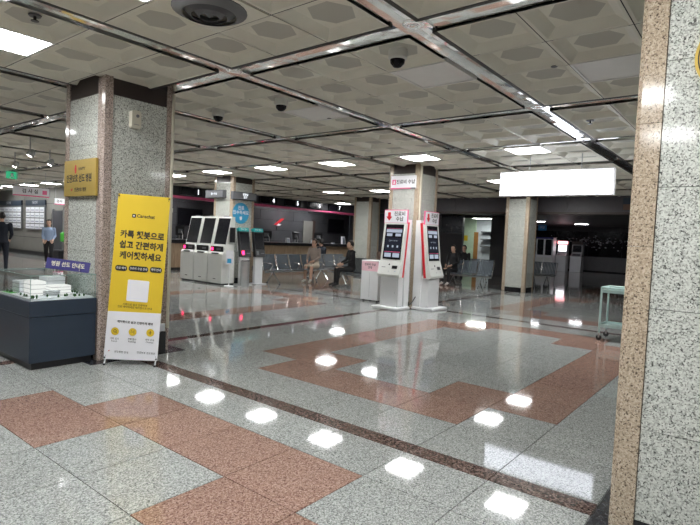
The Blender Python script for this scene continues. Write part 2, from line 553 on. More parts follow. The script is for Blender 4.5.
# field rims and mirrored channels
rim_mesh = {}
far_rim = MB(); far_ch = MB()
def rim_mb(nx):
    W = nx*PW; D = 3*PH; b = MB(); t = .016
    z0, z1 = -.004, .07; u = .034
    for lo, hi in (((0,D-.002,z0),(W+u,D+u,z1)), ((W-.002,0,z0),(W+u,D-.002,z1))):
        b.box(lo, hi)
    return b
for nx in (3, 4):
    o = rim_mb(nx).build('field_rim', 'ceil_rim'); rim_mesh[nx] = o.data; bpy.data.objects.remove(o)
def near_ok(cx, cy, r): return in_view((cx, cy, ZC), 200) and math.hypot(cx, cy) < r
chx = {}
def channel(name, lx, ly, cx, cy):
    key = (round(lx, 3), round(ly, 3))
    if key not in chx:
        b = MB()
        # shallow mirrored tray, gently bowed
        w_ = min(lx, ly)
        prof = [(-w_/2, .020), (-w_*.25, .032), (0, .036), (w_*.25, .032), (w_/2, .020), (w_/2, .075), (-w_/2, .075)]
        b.prism(prof, 'x', -lx/2, lx/2) if lx > ly else b.prism(prof, 'y', -ly/2, ly/2)
        o = b.build(name, 'mirror_metal'); chx[key] = o.data; bpy.data.objects.remove(o)
    o = bpy.data.objects.new(name, chx[key]); o.location = (cx, cy, ZC); link(o, ceiling)
boss = MB().lathe([(.005, .0), (.05, -.012), (.085, -.008), (.10, .01), (.10, .05)], 20, cap=False).build('crossing_boss', 'mirror_metal', None, True)
boss_me = boss.data; bpy.data.objects.remove(boss)
plate_me = None
tt = .016
for fx, nx, fy, k in fields:
    W = nx*PW; D = 3*PH
    o = bpy.data.objects.new('field_rim', rim_mesh[nx]); o.location = (fx, fy, ZC); link(o, ceiling)
    channel('channel_strip', W, GY, fx+W/2, fy+D+GY/2)
    channel('channel_strip', GX, D, fx+W+GX/2, fy+D/2)
    channel('channel_crossing', GX, GY, fx+W+GX/2, fy+D+GY/2)
    o = bpy.data.objects.new('crossing_boss', boss_me); o.location = (fx+W+GX/2, fy+D+GY/2, ZC+.035); link(o, ceiling)
# luminaires
lamp_proto = None
WORD = {0: 'first', 1: 'second', 2: 'third', 3: 'fourth', 4: 'fifth', 5: 'sixth'}
def fixture(name, label, group, cx, cy, mat, cat='ceiling light'):
    t = thing(name, label, cat, (cx, cy, ZC), 0, group)
    a, b = PW/2-.004, PH/2-.004; e = .02
    f = MB()
    for lo, hi in (((-a,-b,-.004),(a,-b+e,.03)), ((-a,b-e,-.004),(a,b,.03)), ((-a,-b+e,-.004),(-a+e,b-e,.03)), ((a-e,-b+e,-.004),(a,b-e,.03))): f.box(lo, hi)
    f.build('frame', 'ceil_flat', t)
    box('diffuser', (-a+e, -b+e, .004), (a-e, b-e, .02), mat, t)
    return t
far_lamps = {}
for key, cx, cy in panels:
    if key in lit_set:
        q = in_view((cx, cy, ZC), 0)
        if abs(cx-8.89) < .1 and q:
            n = key[1]
            lab = {0: 'bright square ceiling light just above the hanging white light box', 1: 'bright square ceiling light above the column with the two red edged kiosks',
                   2: 'bright square ceiling light in line left of the one above the red kiosks', 3: 'bright square ceiling light midway along the row toward the beige kiosks',
                   4: 'bright square ceiling light nearest the column with the round blue sticker', 5: 'bright square ceiling light just right of the column with the yellow banner'}.get(n, 'distant lit ceiling light beyond the banner column, %s of its row' % {6: 'nearest', 7: 'second', 8: 'third', 9: 'fourth', 10: 'fifth', 11: 'sixth'}.get(n, 'farthest'))
            fixture('ceiling_light', lab, 'lit square ceiling lights', cx, cy, 'lamp')
        elif q and cx < 3:
            fixture('ceiling_light', 'large glaring ceiling light cut by the left edge, above the display case', 'lit square ceiling lights', cx, cy, 'lamp')
        elif q and cx > 10:
            zone = 'above the reception counter' if cy > 13 else 'above the waiting benches' if cy > 7.5 else 'near the column under the light box'
            far_lamps.setdefault(zone, []).append((in_front((cx, cy, ZC))[0], cx, cy))
        elif q:
            fixture('ceiling_light', 'distant lit ceiling light over the notice board corridor, %s one' % ('nearer' if cy < 21 else 'farther'), 'lit square ceiling lights', cx, cy, 'lamp')
        else:
            fixture('ceiling_light', 'lit ceiling light outside the picture', 'lit square ceiling lights', cx, cy, 'lamp')
    elif key in off_set:
        if not in_view((cx, cy, ZC), 0): lab = 'plain pale flat ceiling panel outside the picture'
        else:
            lab = {(3.58, 1): 'plain pale ceiling panel beside the two left dome cameras', (3.58, 0): 'plain pale ceiling panel behind the largest dome camera',
                   (3.58, -1): 'plain pale ceiling panel next to the near right column', (6.4, 1): 'plain pale ceiling panel above the lit row, over the red kiosks',
                   (6.4, 2): 'plain pale ceiling panel far off in the second field of panels', (6.4, 4): 'plain pale ceiling panel near the column with the blue sticker'}.get((round(key[0]-.004, 2) if key[0] < 4 else key[0], key[1]), 'plain pale flat ceiling panel among the coffers')
        fixture('blank_ceiling_panel', lab, 'plain pale ceiling panels', cx, cy, 'ceil_flat', 'ceiling panel')
    elif key in diff_set:
        lab = {0: 'large round air diffuser of concentric rings at the top edge' if cx < 3 else 'round air diffuser above and left of the white light box'}.get(key[1], 'round air diffuser over the far ceiling')
        if cx < 0: lab = 'round air diffuser left of the yellow banner column'
        t = thing('air_diffuser', lab, 'air vent', (cx, cy, ZC), 0, 'round air diffusers')
        MB().prism(rect(-PW/2+.01, -PH/2+.01, PW/2-.01, PH/2-.01), 'z', -.006, .004).build('plate', 'ceil_paint', t)
        for q_, (ro, ri, zl) in enumerate(((.27, .20, -.045), (.195, .135, -.055), (.13, .075, -.062), (.07, .0, -.062))):
            MB().lathe([(ro, -.004), (ro, -.012), (max(ri, .004), zl), (max(ri-.006, .002), zl)], 28, cap=False).build('ring', ('mid_grey', 'dark_grey')[q_ % 2] if ri > 0 else 'mid_grey', t, True)

for zone, lst in far_lamps.items():
    for n, (_, cx, cy) in enumerate(sorted(lst)):
        fixture('ceiling_light', 'distant lit ceiling light %s, %s from the left' % (zone, ('first', 'second', 'third', 'fourth', 'fifth', 'sixth', 'seventh', 'eighth', 'ninth', 'tenth', 'eleventh')[n]), 'lit square ceiling lights', cx, cy, 'lamp')

# ================================================================= WALLS
def struct(o, label):
    return tag(o, label, None, None, 'structure')
# counter back wall of dark stone courses
wc = box('wall_counter', (10.2, 19.25, 0), (24.0, 19.5, ZC+.2), 'black')
struct(wc, 'dark stone wall behind the reception counter')
for r, (z0, z1) in enumerate(((.1, .62), (.64, 1.16), (1.18, 1.68), (1.70, 2.20), (2.22, 2.66), (2.68, 3.2))):
    for c in range(6):
        xa = 10.25+2.28*c+(1.1 if r % 2 else 0)
        xb = min(xa+2.27, 24)
        if xa >= 23.9: continue
        box('stone_slab', (xa, 19.22, z0), (xb-.012, 19.25, z1), 'slab_dark', wc)
# left corridor wall facing the notice boards (runs away from the viewer)
wl = box('wall_corridor', (10.0, 19.5, 0), (10.2, 32.5, ZC+.2), 'black')
struct(wl, 'grey panelled corridor wall carrying notice boards')
for r, (z0, z1) in enumerate(((.20, .82), (.85, 1.62), (1.65, 2.40), (2.43, 3.2))):
    for c in range(6):
        box('wall_panel', (9.97, 19.55+2.15*c, z0), (10.0, 19.55+2.15*(c+1)-.02, z1), 'wall_grey', wl)
bl = box('baseboard_corridor', (9.93, 19.5, 0), (9.998, 32.5, .2), 'black'); struct(bl, 'black skirting along the corridor wall')
we = box('wall_corridor_end', (-9, 32.5, 0), (10.2, 32.7, ZC+.2), 'wall_grey'); struct(we, 'grey wall at the far end of the corridor')
wb = box('wall_back', (-9.2, -9, 0), (-9, 33, ZC+.2), 'wall_plain'); struct(wb, 'plain wall behind the viewer')
wr = box('wall_right', (-9, -9.2, 0), (37, -9, ZC+.2), 'wall_plain'); struct(wr, 'plain wall along the right side')
# bulkhead and the unlit hall behind it
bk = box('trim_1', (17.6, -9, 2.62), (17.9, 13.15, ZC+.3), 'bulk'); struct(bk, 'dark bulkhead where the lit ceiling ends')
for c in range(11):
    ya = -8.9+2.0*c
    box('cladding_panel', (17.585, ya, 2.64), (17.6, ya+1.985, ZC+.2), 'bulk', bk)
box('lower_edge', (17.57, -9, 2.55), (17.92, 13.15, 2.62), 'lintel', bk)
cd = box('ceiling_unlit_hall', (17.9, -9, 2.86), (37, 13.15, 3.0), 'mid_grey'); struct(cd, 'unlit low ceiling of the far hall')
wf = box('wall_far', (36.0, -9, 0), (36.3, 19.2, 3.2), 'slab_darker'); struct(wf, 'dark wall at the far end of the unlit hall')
box('dado', (35.93, -9, .06), (36.0, 13.5, .95), 'low_wall', wf)
box('skirting', (35.9, -9, 0), (36.0, 13.5, .06), 'black', wf)
wn = thing('window_1', 'wide dark window band with frosted white dots in the unlit hall', None, (35.97, 5.0, 0)); del wn['label']
struct(wn, 'wide dark window with pale speckled film in the unlit hall')
for c in range(8):
    box('pane', (-.03, -6+2.0*c+.02, 1.0), (0, -6+2.0*(c+1)-.02, 2.55), 'black_gloss', wn)
box('window_frame', (-.05, -6.05, 2.55), (0, 10.05, 2.7), 'dark_grey', wn)
db = MB()
for _ in range(150):
    y = random.gauss(3.6, 1.1) if random.random() < .6 else random.uniform(-1, 9)
    z = 1.95+random.gauss(0, .13) if random.random() < .7 else random.uniform(1.3, 2.3)
    r = random.uniform(.012, .045)
    db.prism([(y+r*1.6*math.cos(a*math.pi/3), z+r*math.sin(a*math.pi/3)) for a in range(6)], 'x', -.036, -.031)
o = db.build('film_dots', 'dot_white', wn); o['kind'] = 'stuff'
# partition with the lit room
wp = MB()
wp.box((24.0, 8.7, 0), (24.2, 10.45, 2.9)); wp.box((24.0, 11.95, 0), (24.2, 19.2, 2.9)); wp.box((24.0, 10.45, 2.72), (24.2, 11.95, 2.9))
wp = wp.build('wall_partition', 'slab_darker'); struct(wp, 'dark partition with an opening into a lit room')
lr = MB(); lr.box((27.0, 10.2, 0), (27.1, 12.6, 2.9)); lr = lr.build('wall_lit_room', 'pale_wall'); struct(lr, 'pale wall inside the lit room')
lr2 = box('wall_lit_room_mint', (26.9, 12.6, 0), (27.05, 14.6, 2.9), 'mint_wall'); struct(lr2, 'mint green wall inside the lit room')
box('door_leaf', (26.86, 12.42, .05), (26.9, 12.66, 2.1), 'orange_wood', lr2)
box('notice', (26.88, 13.05, 1.6), (26.9, 13.3, 1.9), 'yellow', lr2)
for q_ in range(3): box('shelf', (26.7, 11.2, 1.3+.4*q_), (27.0, 12.2, 1.34+.4*q_), 'dark_grey', lr)
t = thing('ceiling_light', 'lamp inside the small lit room seen past the kiosks', 'ceiling light', (25.7, 11.6, 2.8), 0)
box('frame', (-.4, -.6, .0), (.4, .6, .06), 'ceil_flat', t); box('diffuser', (-.36, -.56, -.02), (.36, .56, 0), 'room_lamp', t)

# ================================================================= COLUMNS
def column(label, x0, y0, x1, y1, grey='stone_grey', tan='stone_tan', border=.14, post=.11, top=ZC+.16, band=.16, joints=(.6, 1.2, 1.79, 2.39)):
    cx, cy = (x0+x1)/2, (y0+y1)/2
    a, b = (x1-x0)/2, (y1-y0)/2
    t = thing('granite_column', label, 'column', (cx, cy, 0), 0, 'granite clad columns')
    box('core', (-a+.05, -b+.05, 0), (a-.05, b-.05, top), 'base_black', t)
    for sx in (-1, 1):
        for sy in (-1, 1):
            # corner post: L-shaped stone with a chamfered arris, in courses
            zs = [0, .9, 1.5, 2.1, 2.7, top]
            for z0, z1 in zip(zs, zs[1:]):
                X, Y = a, b; c = .022
                poly = [(X-post, Y), (X-c, Y), (X, Y-c), (X, Y-post), (X-post, Y-post)]
                poly = [(sx*p, sy*q) for p, q in poly]
                MB().prism(poly, 'z', z0+.001, z1-.001).build('corner_post', tan, t)
    zt = ZC-band; zj = [.14]+[j for j in joints if j < zt-.1]+[zt]
    d = .02
    for nrm in range(4):
        half = b if nrm in (0, 1) else a
        w0, w1 = -half+post+.003, half-post-.003
        def slab(name, z0, z1, mat, dep):
            if nrm == 0: return box(name, (-a+dep, w0, z0), (-a+.06, w1, z1), mat, t)
            if nrm == 1: return box(name, (a-.06, w0, z0), (a-dep, w1, z1), mat, t)
            if nrm == 2: return box(name, (w0, -b+dep, z0), (w1, -b+.06, z1), mat, t)
            return box(name, (w0, b-.06, z0), (w1, b-dep, z1), mat, t)
        for z0, z1 in zip(zj, zj[1:]): slab('stone_slab', z0+.0015, z1-.0015, grey, .008)
        slab('top_band', zt, top, 'band_brown', .015)
        slab('base_board', 0, .139, 'base_black', .012)
    if border:
        B = MB(); e = border
        for lo, hi in (((-a-e,-b-e),(a+e,-b)), ((-a-e,b),(a+e,b+e)), ((-a-e,-b),(-a,b)), ((a,-b),(a+e,b))):
            B.box((cx+lo[0], cy+lo[1], .0003), (cx+hi[0], cy+hi[1], .0035))
        B.build('floor_border', 'floor_black', floor)
    return t
c1 = column('granite column behind the yellow banner, carrying the brass plaque', 2.76, 5.68, 3.64, 6.60, grey='stone_grey', tan='stone_rose', band=.17)
c2 = column('granite column flanked by the two white and red kiosks', 9.75, 5.93, 10.57, 6.72)
c3 = column('granite column directly below the hanging white light box', 16.25, 5.86, 17.05, 6.62)
c4 = column('granite column with two dark signs and a round blue sticker', 9.75, 12.20, 10.60, 13.08)
c5 = column('farthest granite column at the end of the reception counter', 16.6, 12.25, 17.25, 13.10)
c6 = column('huge granite column close by at the right edge of the picture', 2.9, -.33, 3.76, .545, border=.115, post=.115)
c7 = column('granite column outside the left edge near the corridor', 2.76, 12.2, 3.62, 13.05)
# beige cable trunking on columns
def trunk(label, x, y, z0, z1, wx=.03, wy=.03):
    t = thing('cable_trunking', label, 'cable duct', (x, y, 0))
    MB().cham((-wx/2, -wy/2, z0), (wx/2, wy/2, z1), .004).build('cover', 'beige_plastic', t)
    box('joint_clip', (-wx/2-.003, -wy/2-.003, (z0+z1)/2), (wx/2+.003, wy/2+.003, (z0+z1)/2+.05), 'beige_plastic', t)
trunk('beige cable trunking up the right corner of the banner column', 3.60, 5.663, .28, ZC)
trunk('beige cable trunking up the near corner of the kiosk column', 9.80, 5.912, .45, ZC, .05, .03)

# ================================================================= THINGS ON / AT COLUMN 1
NX, NY = (-1, 0, 0), (0, -1, 0)
# brass plaque
t = thing('wall_plaque', 'square brass plaque with black lettering on the left column', 'plaque', (2.75, 6.12, 2.02))
MB().cham((-.03, -.385, -.205), (.0, .385, .205), .004).build('plate', 'brass', t)
fm = face(NX, (-.0306, 0, 0))
text('lettering', '인권보호 선도 병원', .098, 'ink', t, fm @ Matrix.Translation((-.01, -.01, 0)), bold=.0025, sx=.80)
text('small_lettering', '인권보호 병원', .05, 'ink', t, fm @ Matrix.Translation((.03, -.135, 0)), bold=.001)
text('emblem_lettering', 'HAPPY', .05, 'ink', t, fm @ Matrix.Translation((.06, .10, 0)), sx=1.1)
sheet('red_emblem', 'red', t, fm, [(-.10, .05), (-.075, .06), (-.07, .10), (-.08, .145), (-.10, .15), (-.115, .10)])
sheet('red_mark', 'red', t, fm, [(-.20, -.15), (-.17, -.14), (-.16, -.115), (-.19, -.12)])
# speaker / sensor box
t = thing('wall_speaker', 'small rounded beige box high on the banner column', 'speaker', (3.115, 5.688, 2.7))
MB().prism(rrect(-.055, -.10, .055, .10, .03), 'y', -.065, 0).build('housing', 'beige_plastic', t, True)
MB().prism(circ(.01, .04, .018), 'y', -.072, -.065).build('sensor_eye', 'mid_grey', t)
MB().prism(rect(-.03, -.06, .03, -.055), 'y', -.068, -.065).build('grille_line', 'mid_grey', t)
# yellow x-banner
bl_, br_, tl_, tr_ = Vector((2.735, 5.50, .06)), Vector((3.10, 5.055, .06)), Vector((2.855, 5.49, 1.845)), Vector((3.21, 5.06, 1.825))
t = thing('standing_banner', 'yellow and white standing banner with black lettering on the left', 'banner', tuple((bl_+br_)/2*Vector((1, 1, 0)) if False else ((bl_.x+br_.x)/2, (bl_.y+br_.y)/2, 0)))
org = Vector(t.location)
bl_, br_, tl_, tr_ = [v-org for v in (bl_, br_, tl_, tr_)]
ux = (br_-bl_).normalized(); nrm = ux.cross(((tl_-bl_)).normalized()).normalized()
def bp(s, q, d=0.0):
    lo = bl_.lerp(br_, s); hi = tl_.lerp(tr_, s)
    return lo.lerp(hi, q)+nrm*d
def bquad(name, s0, q0, s1, q1, mat, d=.001, th=.001, par=None):
    b = MB().hexa([bp(s0, q0, d-th), bp(s1, q0, d-th), bp(s1, q1, d-th), bp(s0, q1, d-th)], [bp(s0, q0, d), bp(s1, q0, d), bp(s1, q1, d), bp(s0, q1, d)])
    return b.build(name, mat, par or t)
bquad('white_panel', 0, 0, 1, .29, 'white_sign', .0, .002)
bquad('yellow_panel', 0, .29, 1, 1, 'yellow', .0, .002)
Wb = (br_-bl_).length; Hb = (tl_-bl_).length
yv = (tl_-bl_).normalized(); xv = (ux-yv*ux.dot(yv)).normalized(); zv = xv.cross(yv)
bm4 = Matrix(((xv.x, yv.x, zv.x), (xv.y, yv.y, zv.y), (xv.z, yv.z, zv.z))).to_4x4()
def bpos(s, q, d=.0015):
    m = bm4.copy(); m.translation = bp(s, q, d); return m
for i, s_ in enumerate(('카톡 챗봇으로', '쉽고 간편하게', '케어챗하세요')):
    text('lettering', s_, .088, 'ink', t, bpos(.525, .755-.064*i), bold=.003, sx=.93)
text('logo_lettering', 'Carechat', .052, 'ink', t, bpos(.56, .873), bold=.001)
sheet('logo_mark', 'ink', t, bpos(.335, .873), rrect(-.02, -.02, .02, .02, .008))
sheet('logo_heart', 'white_sign', t, bpos(.335, .873, .0035), circ(0, 0, .009, 10), .0005)
for s0, s1, lab in ((.06, .28, '진료 예약'), (.315, .68, '진료비 수납 안내'), (.715, .94, '예약 안내')):
    wd = (s1-s0)*Wb
    sheet('pill', 'ink', t, bpos((s0+s1)/2+.01, .553), rrect(-wd/2, -.03, wd/2, .03, .028))
    text('pill_lettering', lab, .03, 'white_sign', t, bpos((s0+s1)/2+.01, .553, .0035), sx=.9)
sheet('white_card', 'white_sign', t, bpos(.53, .42), rrect(-.115, -.115, .115, .115, .012))
text('small_lettering', '카톡으로 쉽고 간편하게\n진료 예약하세요 케어챗으로 안내', .027, 'ink', t, bpos(.50, .325))
text('step_lettering', '케어챗으로 쉽고 간편하게 예약', .03, 'ink', t, bpos(.53, .225), bold=.0008)
for i, s_ in enumerate((.17, .50, .83)):
    sheet('step_disc', 'yellow', t, bpos(s_, .17), circ(0, 0, .042))
    if i == 0:
        MB().tube([(.014*math.cos(a*.5236), .014*math.sin(a*.5236)+.004, 0) for a in range(12)], .003, 5, True).tube([(.011, -.007, 0), (.022, -.019, 0)], .003, 5).build('step_icon', 'ink', t).matrix_local = bpos(s_, .17, .003)
    elif i == 1:
        MB().box((-.02, -.003, 0), (.02, .003, .001)).box((-.02, .01, 0), (-.008, .016, .001)).box((.008, .01, 0), (.02, .016, .001)).box((-.02, -.016, 0), (-.014, -.006, .001)).box((.012, -.02, 0), (.02, -.012, .001)).build('step_icon', 'ink', t).matrix_local = bpos(s_, .17, .002)
    else:
        MB().box((-.018, -.004, 0), (.018, .004, .001)).box((-.004, -.018, 0), (.004, .018, .0011)).build('step_icon', 'ink', t).matrix_local = bpos(s_, .17, .002)
    text('step_caption', ('카톡 검사\nSearch', '진료 접수\nScanning', '예약 안내\nChannel')[i], .024, 'ink', t, bpos(s_, .118))
text('small_lettering', '선도병원 안내', .026, 'ink', t, bpos(.32, .045)); text('small_lettering', '인권보호 선도병원', .026, 'ink', t, bpos(.78, .045))
sheet('red_mark', 'red', t, bpos(.09, .05), [(-.012, -.006), (.0, -.002), (.012, .012), (-.004, .006)])
# stand: crossed rods behind, feet
cen = bp(.5, .5, -.05)
for s_, q_ in ((.02, .99), (.98, .99), (.02, .01), (.98, .01)):
    MB().tube([bp(s_, q_, -.004), cen], .006, 6).build('rod', 'black', t)
    MB().tube([bp(s_, q_, -.004), bp(s_, q_, .008)], .009, 8).build('corner_hook', 'black', t)
MB().tube([cen, Vector((cen.x-nrm.x*.12, cen.y-nrm.y*.12, .008))], .007, 6).build('leg', 'black', t)
for s_ in (.03, .97):
    p_ = bp(s_, .012, -.004)
    MB().tube([p_, Vector((p_.x+nrm.x*.03, p_.y+nrm.y*.03, .008))], .008, 6).build('leg', 'steel', t)
    MB().lathe([(.014, 0), (.014, .02)], 8, (p_.x+nrm.x*.03, p_.y+nrm.y*.03, 0)).build('rubber_foot', 'black', t)
# black device with white sheet standing on the floor at the column foot
t = thing('floor_socket_box', 'small black box with white tag standing behind the banner foot', 'box', (3.47, 5.60, 0))
MB().cham((-.05, -.04, 0), (.05, .04, .26), .006).build('case', 'black', t); box('tag', (-.04, -.044, .27), (.03, -.03, .36), 'paper', t)
box('tag_clip', (-.01, -.035, .25), (.01, -.025, .30), 'black', t)

# ================================================================= DISPLAY CASE
t = thing('display_case', 'navy display case with a glass top in the left foreground', 'display case', (2.08, 5.70, 0))
CX, CY = .66, .95
box('plinth', (.03, .03, 0), (CX-.03, CY-.03, .07), 'black', t)
box('cabinet', (0, 0, .07), (CX, CY, .535), 'navy', t, .004)
box('tray', (-.004, -.004, .54), (CX+.004, CY+.004, .70), 'navy', t, .004)
box('deck', (.015, .015, .70), (CX-.015, CY-.015, .706), 'model_white', t)
gt = .006; g0, g1 = .70, .955
box('glass_pane', (.006, .006, g0), (CX-.006, .006+gt, g1), 'glass', t)
box('glass_pane', (.006, CY-.006-gt, g0), (CX-.006, CY-.006, g1), 'glass', t)
box('glass_pane', (.006, .013, g0), (.006+gt, CY-.013, g1), 'glass', t)
box('glass_pane', (CX-.006-gt, .013, g0), (CX-.006, CY-.013, g1), 'glass', t)
box('glass_lid', (.006, .006, g1), (CX-.006, CY-.006, g1+gt), 'glass', t)
for x_, y_ in ((.006, .006), (CX-.010, .006), (.006, CY-.010), (CX-.010, CY-.010)):
    box('glass_edge', (x_, y_, g0), (x_+.004, y_+.004, g1), 'glass_edge', t)
for lo, hi in (((.006, .004, g1), (CX-.006, .007, g1+gt)), ((.004, .006, g1), (.007, CY-.006, g1+gt)), ((CX-.007, .006, g1), (CX-.004, CY-.006, g1+gt)), ((.006, CY-.007, g1), (CX-.006, CY-.004, g1+gt))):
    box('lid_edge', lo, hi, 'glass_edge', t)
t = thing('architectural_model', 'white architectural model with tiny trees inside the glass case', 'scale model', (2.10, 5.74, .706))
box('site_board', (.0, .0, 0), (.62, .87, .012), 'model_white', t)
for (x0, y0, x1, y1, h) in ((.12, .30, .26, .52, .15), (.30, .25, .50, .42, .10), (.10, .58, .30, .78, .13), (.36, .52, .55, .75, .17), (.20, .14, .34, .22, .06)):
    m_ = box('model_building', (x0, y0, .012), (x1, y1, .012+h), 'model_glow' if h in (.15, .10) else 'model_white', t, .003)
    for q_ in range(3): box('storey_line', (x0-.001, y0-.001, .03+h*q_/3.2), (x1+.001, y1+.001, .034+h*q_/3.2), 'mid_grey', m_)
tb = MB()
for q_ in range(34):
    x_ = random.uniform(.03, .6); y_ = random.uniform(.02, .13) if q_ % 2 else random.choice((.03, .56, .6))*0+random.uniform(.02, .85)
    if q_ % 2 == 0: x_ = random.choice((.05, .07, .57, .59))
    tb.lathe([(.002, 0), (.011, .008), (.009, .02), (.001, .032)], 6, (x_, y_, .012))
o = tb.build('model_trees', 'tree_green', t); o['kind'] = 'stuff'
box('model_lawn', (.02, .6, .012), (.09, .84, .014), 'green', t); box('model_road', (.02, .24, .012), (.6, .27, .013), 'mid_grey', t)
# navy sign standing on the case
t = thing('case_sign', 'tilted navy sign with pale lettering standing on the glass case', 'sign', (2.50, 5.865, .962), R_(-38))
for x_ in (-.12, .12): box('sign_foot', (x_-.01, -.02, 0), (x_+.01, .05, .006), 'steel', t)
sg = MB().box((-.215, -.005, .0), (.215, .005, .115)).build('board', 'navy_sign', t, bev=.002); 
sg.location = (0, 0, .03); sg.rotation_euler = (R_(-14), R_(6), 0)
mt = sg.matrix_basis @ face(NY, (0, -.0055, .0575))
text('lettering', '병원 선도 안내도', .058, 'sign_cream', t, mt, bold=.001, sx=.82)
for x_ in (-.12, .12): MB().tube([(x_, .0, .006), (x_, .0, .045)], .004, 6).build('sign_post', 'steel', t)

# ================================================================= NEAR COLUMN EMBLEM
t = thing('round_emblem', 'round gold emblem cut by the right edge on the near column', 'emblem', (2.9075, .14, 2.38))
def disc(name, r, th, mat, dx=0):
    o = MB().prism(circ(0, 0, r, 48), 'x', -th+dx, dx).build(name, mat, t); return o
disc('plate', .175, .012, 'brass'); 
MB().tube([(-.012, .160*math.cos(a*.1309), .160*math.sin(a*.1309)) for a in range(48)], .003, 5, True).build('ring', 'ink', t)
MB().prism([(-.05, -.02), (.0, -.10), (.05, -.02), (.06, .07), (0, .1), (-.06, .07)], 'x', -.016, -.012).build('crest', 'ink', t)

# ================================================================= LIGHT BOX SIGN
t = thing('hanging_light_box', 'long glowing white light box sign hanging from the ceiling', 'sign', (9.6, 3.04, 2.39))
MB().box((-.06, -.99, 0), (.06, .99, .45)).build('casing', 'white_sign', t, bev=.004)
box('lit_face', (-.066, -.97, .02), (-.06, .97, .43), 'lightbox', t)
box('lit_face', (.06, -.97, .02), (.066, .97, .43), 'lightbox', t)
for y_ in (-.45, .45): MB().tube([(0, y_, .45), (0, y_, ZC-2.39+.02)], .008, 6).build('hanger_rod', 'steel', t)

# ================================================================= WHITE AND RED KIOSKS
def kiosk(label, x, y, rz, line):
    t = thing('payment_kiosk', label, 'kiosk', (x, y, 0), rz, 'white and red payment kiosks')
    W = .28
    MB().cham((-.33, -.30, 0), (.33, .22, .06), .012).build('base_plate', 'white', t)
    MB().box((-.23, -.13, .06), (.23, .10, .74)).build('pedestal', 'white', t, bev=.008)
    box('pedestal_door', (-.19, -.136, .12), (.19, -.13, .66), 'white', t, .002)
    MB().tube([(.15, -.14, .34), (.15, -.14, .38)], .006, 6).build('lock', 'steel', t)
    # tall back slab with slanted side
    prof = [(.06, .06), (.24, .06), (.24, 1.92), (.10, 1.92), (.04, .70)]
    MB().prism(prof, 'x', -W+.02, W-.02).build('back_slab', 'white', t)
    # red frame between back slab and front bezel
    prof = [(-.085, .69), (-.025, .69), (.02, 1.03), (.12, 1.86), (.06, 1.86), (-.035, 1.03)]
    MB().prism(prof, 'x', -W-.004, W+.004).build('red_frame', 'red', t)
    # front bezel: leans back above, shelf below
    prof = [(-.105, 1.03), (-.03, 1.03), (.07, 1.84), (-.005, 1.84)]
    MB().prism(prof, 'x', -W, W).build('bezel', 'offwhite', t)
    lean = math.atan2(.10, .81)
    sm = Matrix.Translation((0, -.105+.05*.4, 0))
    n_ = Vector((0, -math.cos(lean), math.sin(lean)))
    fm = face(n_, Vector((0, -.055, 1.435))+n_*.0015)
    scr = sheet('screen', 'black_gloss', t, fm, rect(-.225, -.375, .225, .375), .002)
    fm2 = face(n_, Vector((0, -.055, 1.435))+n_*.004)
    sheet('screen_image', 'screen_lit', t, fm2, rect(-.20, .20, .20, .27), .0006)
    sheet('screen_image', 'screen_dim', t, fm2, rect(-.205, -.20, .205, .09), .0005)
    for x_ in (-.11, .11): sheet('screen_image', 'screen_lit', t, fm2, rect(x_-.07, .12, x_+.07, .18), .0006)
    for x_ in (-.105, .105): sheet('screen_button', 'screen_lit', t, fm2, rect(x_-.085, -.33, x_+.085, -.24), .0006)
    sheet('screen_line', 'pink', t, fm2, rect(-.2, -.22, .2, -.21), .0006)
    sheet('screen_line', 'pink', t, fm2, rect(-.2, .285, .2, .29), .0006)
    for x_ in (-.12, 0, .12): sheet('screen_icon', 'screen_lit', t, fm2, rect(x_-.02, -.12, x_+.02, -.075), .0007)
    text('screen_lettering', '진료비 수납하세요', .03, 'screen_lit', t, fm2 @ Matrix.Translation((0, .02, 0)))
    # control shelf
    prof = [(-.19, .69), (-.08, .69), (-.03, 1.03), (-.105, 1.03), (-.20, .74)]
    MB().prism(prof, 'x', -W, W).build('control_panel', 'offwhite', t)
    lean2 = math.atan2(.095, .29)
    n2 = Vector((0, -math.cos(lean2), math.sin(lean2)))
    fm = face(n2, Vector((0, -.1525, .885))+n2*.001)
    sheet('card_slot', 'black', t, fm, rect(.06, -.02, .19, .05), .003)
    sheet('barcode_window', 'black', t, fm, circ(-.02, .07, .018, 12), .003)
    sheet('receipt_slot', 'mid_grey', t, fm, rect(-.20, .0, -.10, .012), .003)
    sheet('keyhole', 'steel', t, fm, circ(0, -.08, .014, 12), .004)
    sheet('indicator', 'blue', t, fm, circ(.16, -.07, .008, 8), .004)
    # header sign
    hb = MB().box((-.30, .0, 1.83), (.30, .03, 2.12)).build('header_frame', 'pink', t, bev=.003)
    fm = face(NY, (0, -.0005, 1.975))
    sheet('header_face', 'white_sign', t, fm, rect(-.285, -.13, .285, .13), .002)
    fm = face(NY, (0, -.003, 1.975))
    sheet('arrow', 'red', t, fm, [(-.20, .09), (-.13, .09), (-.13, 0), (-.09, 0), (-.165, -.09), (-.24, 0), (-.20, 0)])
    text('lettering', line, .105, 'ink', t, fm @ Matrix.Translation((.10, 0, 0)), bold=.002)
    return t
kiosk('white payment kiosk with red edge left of its column, facing the viewer', 9.34, 6.22, R_(-90), '진료비\n수납')
kiosk('white payment kiosk with red edge right of the column, showing its side', 9.96, 5.69, 0, '진료비\n수납')
t = thing('power_cable', 'black cable drooping behind the kiosks at the column foot', 'cable', (0, 0, 0))
MB().tube([(9.55, 5.90, .10), (9.62, 5.88, .16), (9.70, 5.86, .26), (9.78, 5.84, .36), (9.86, 5.80, .42)], .012, 6).build('cord', 'black', t, True)
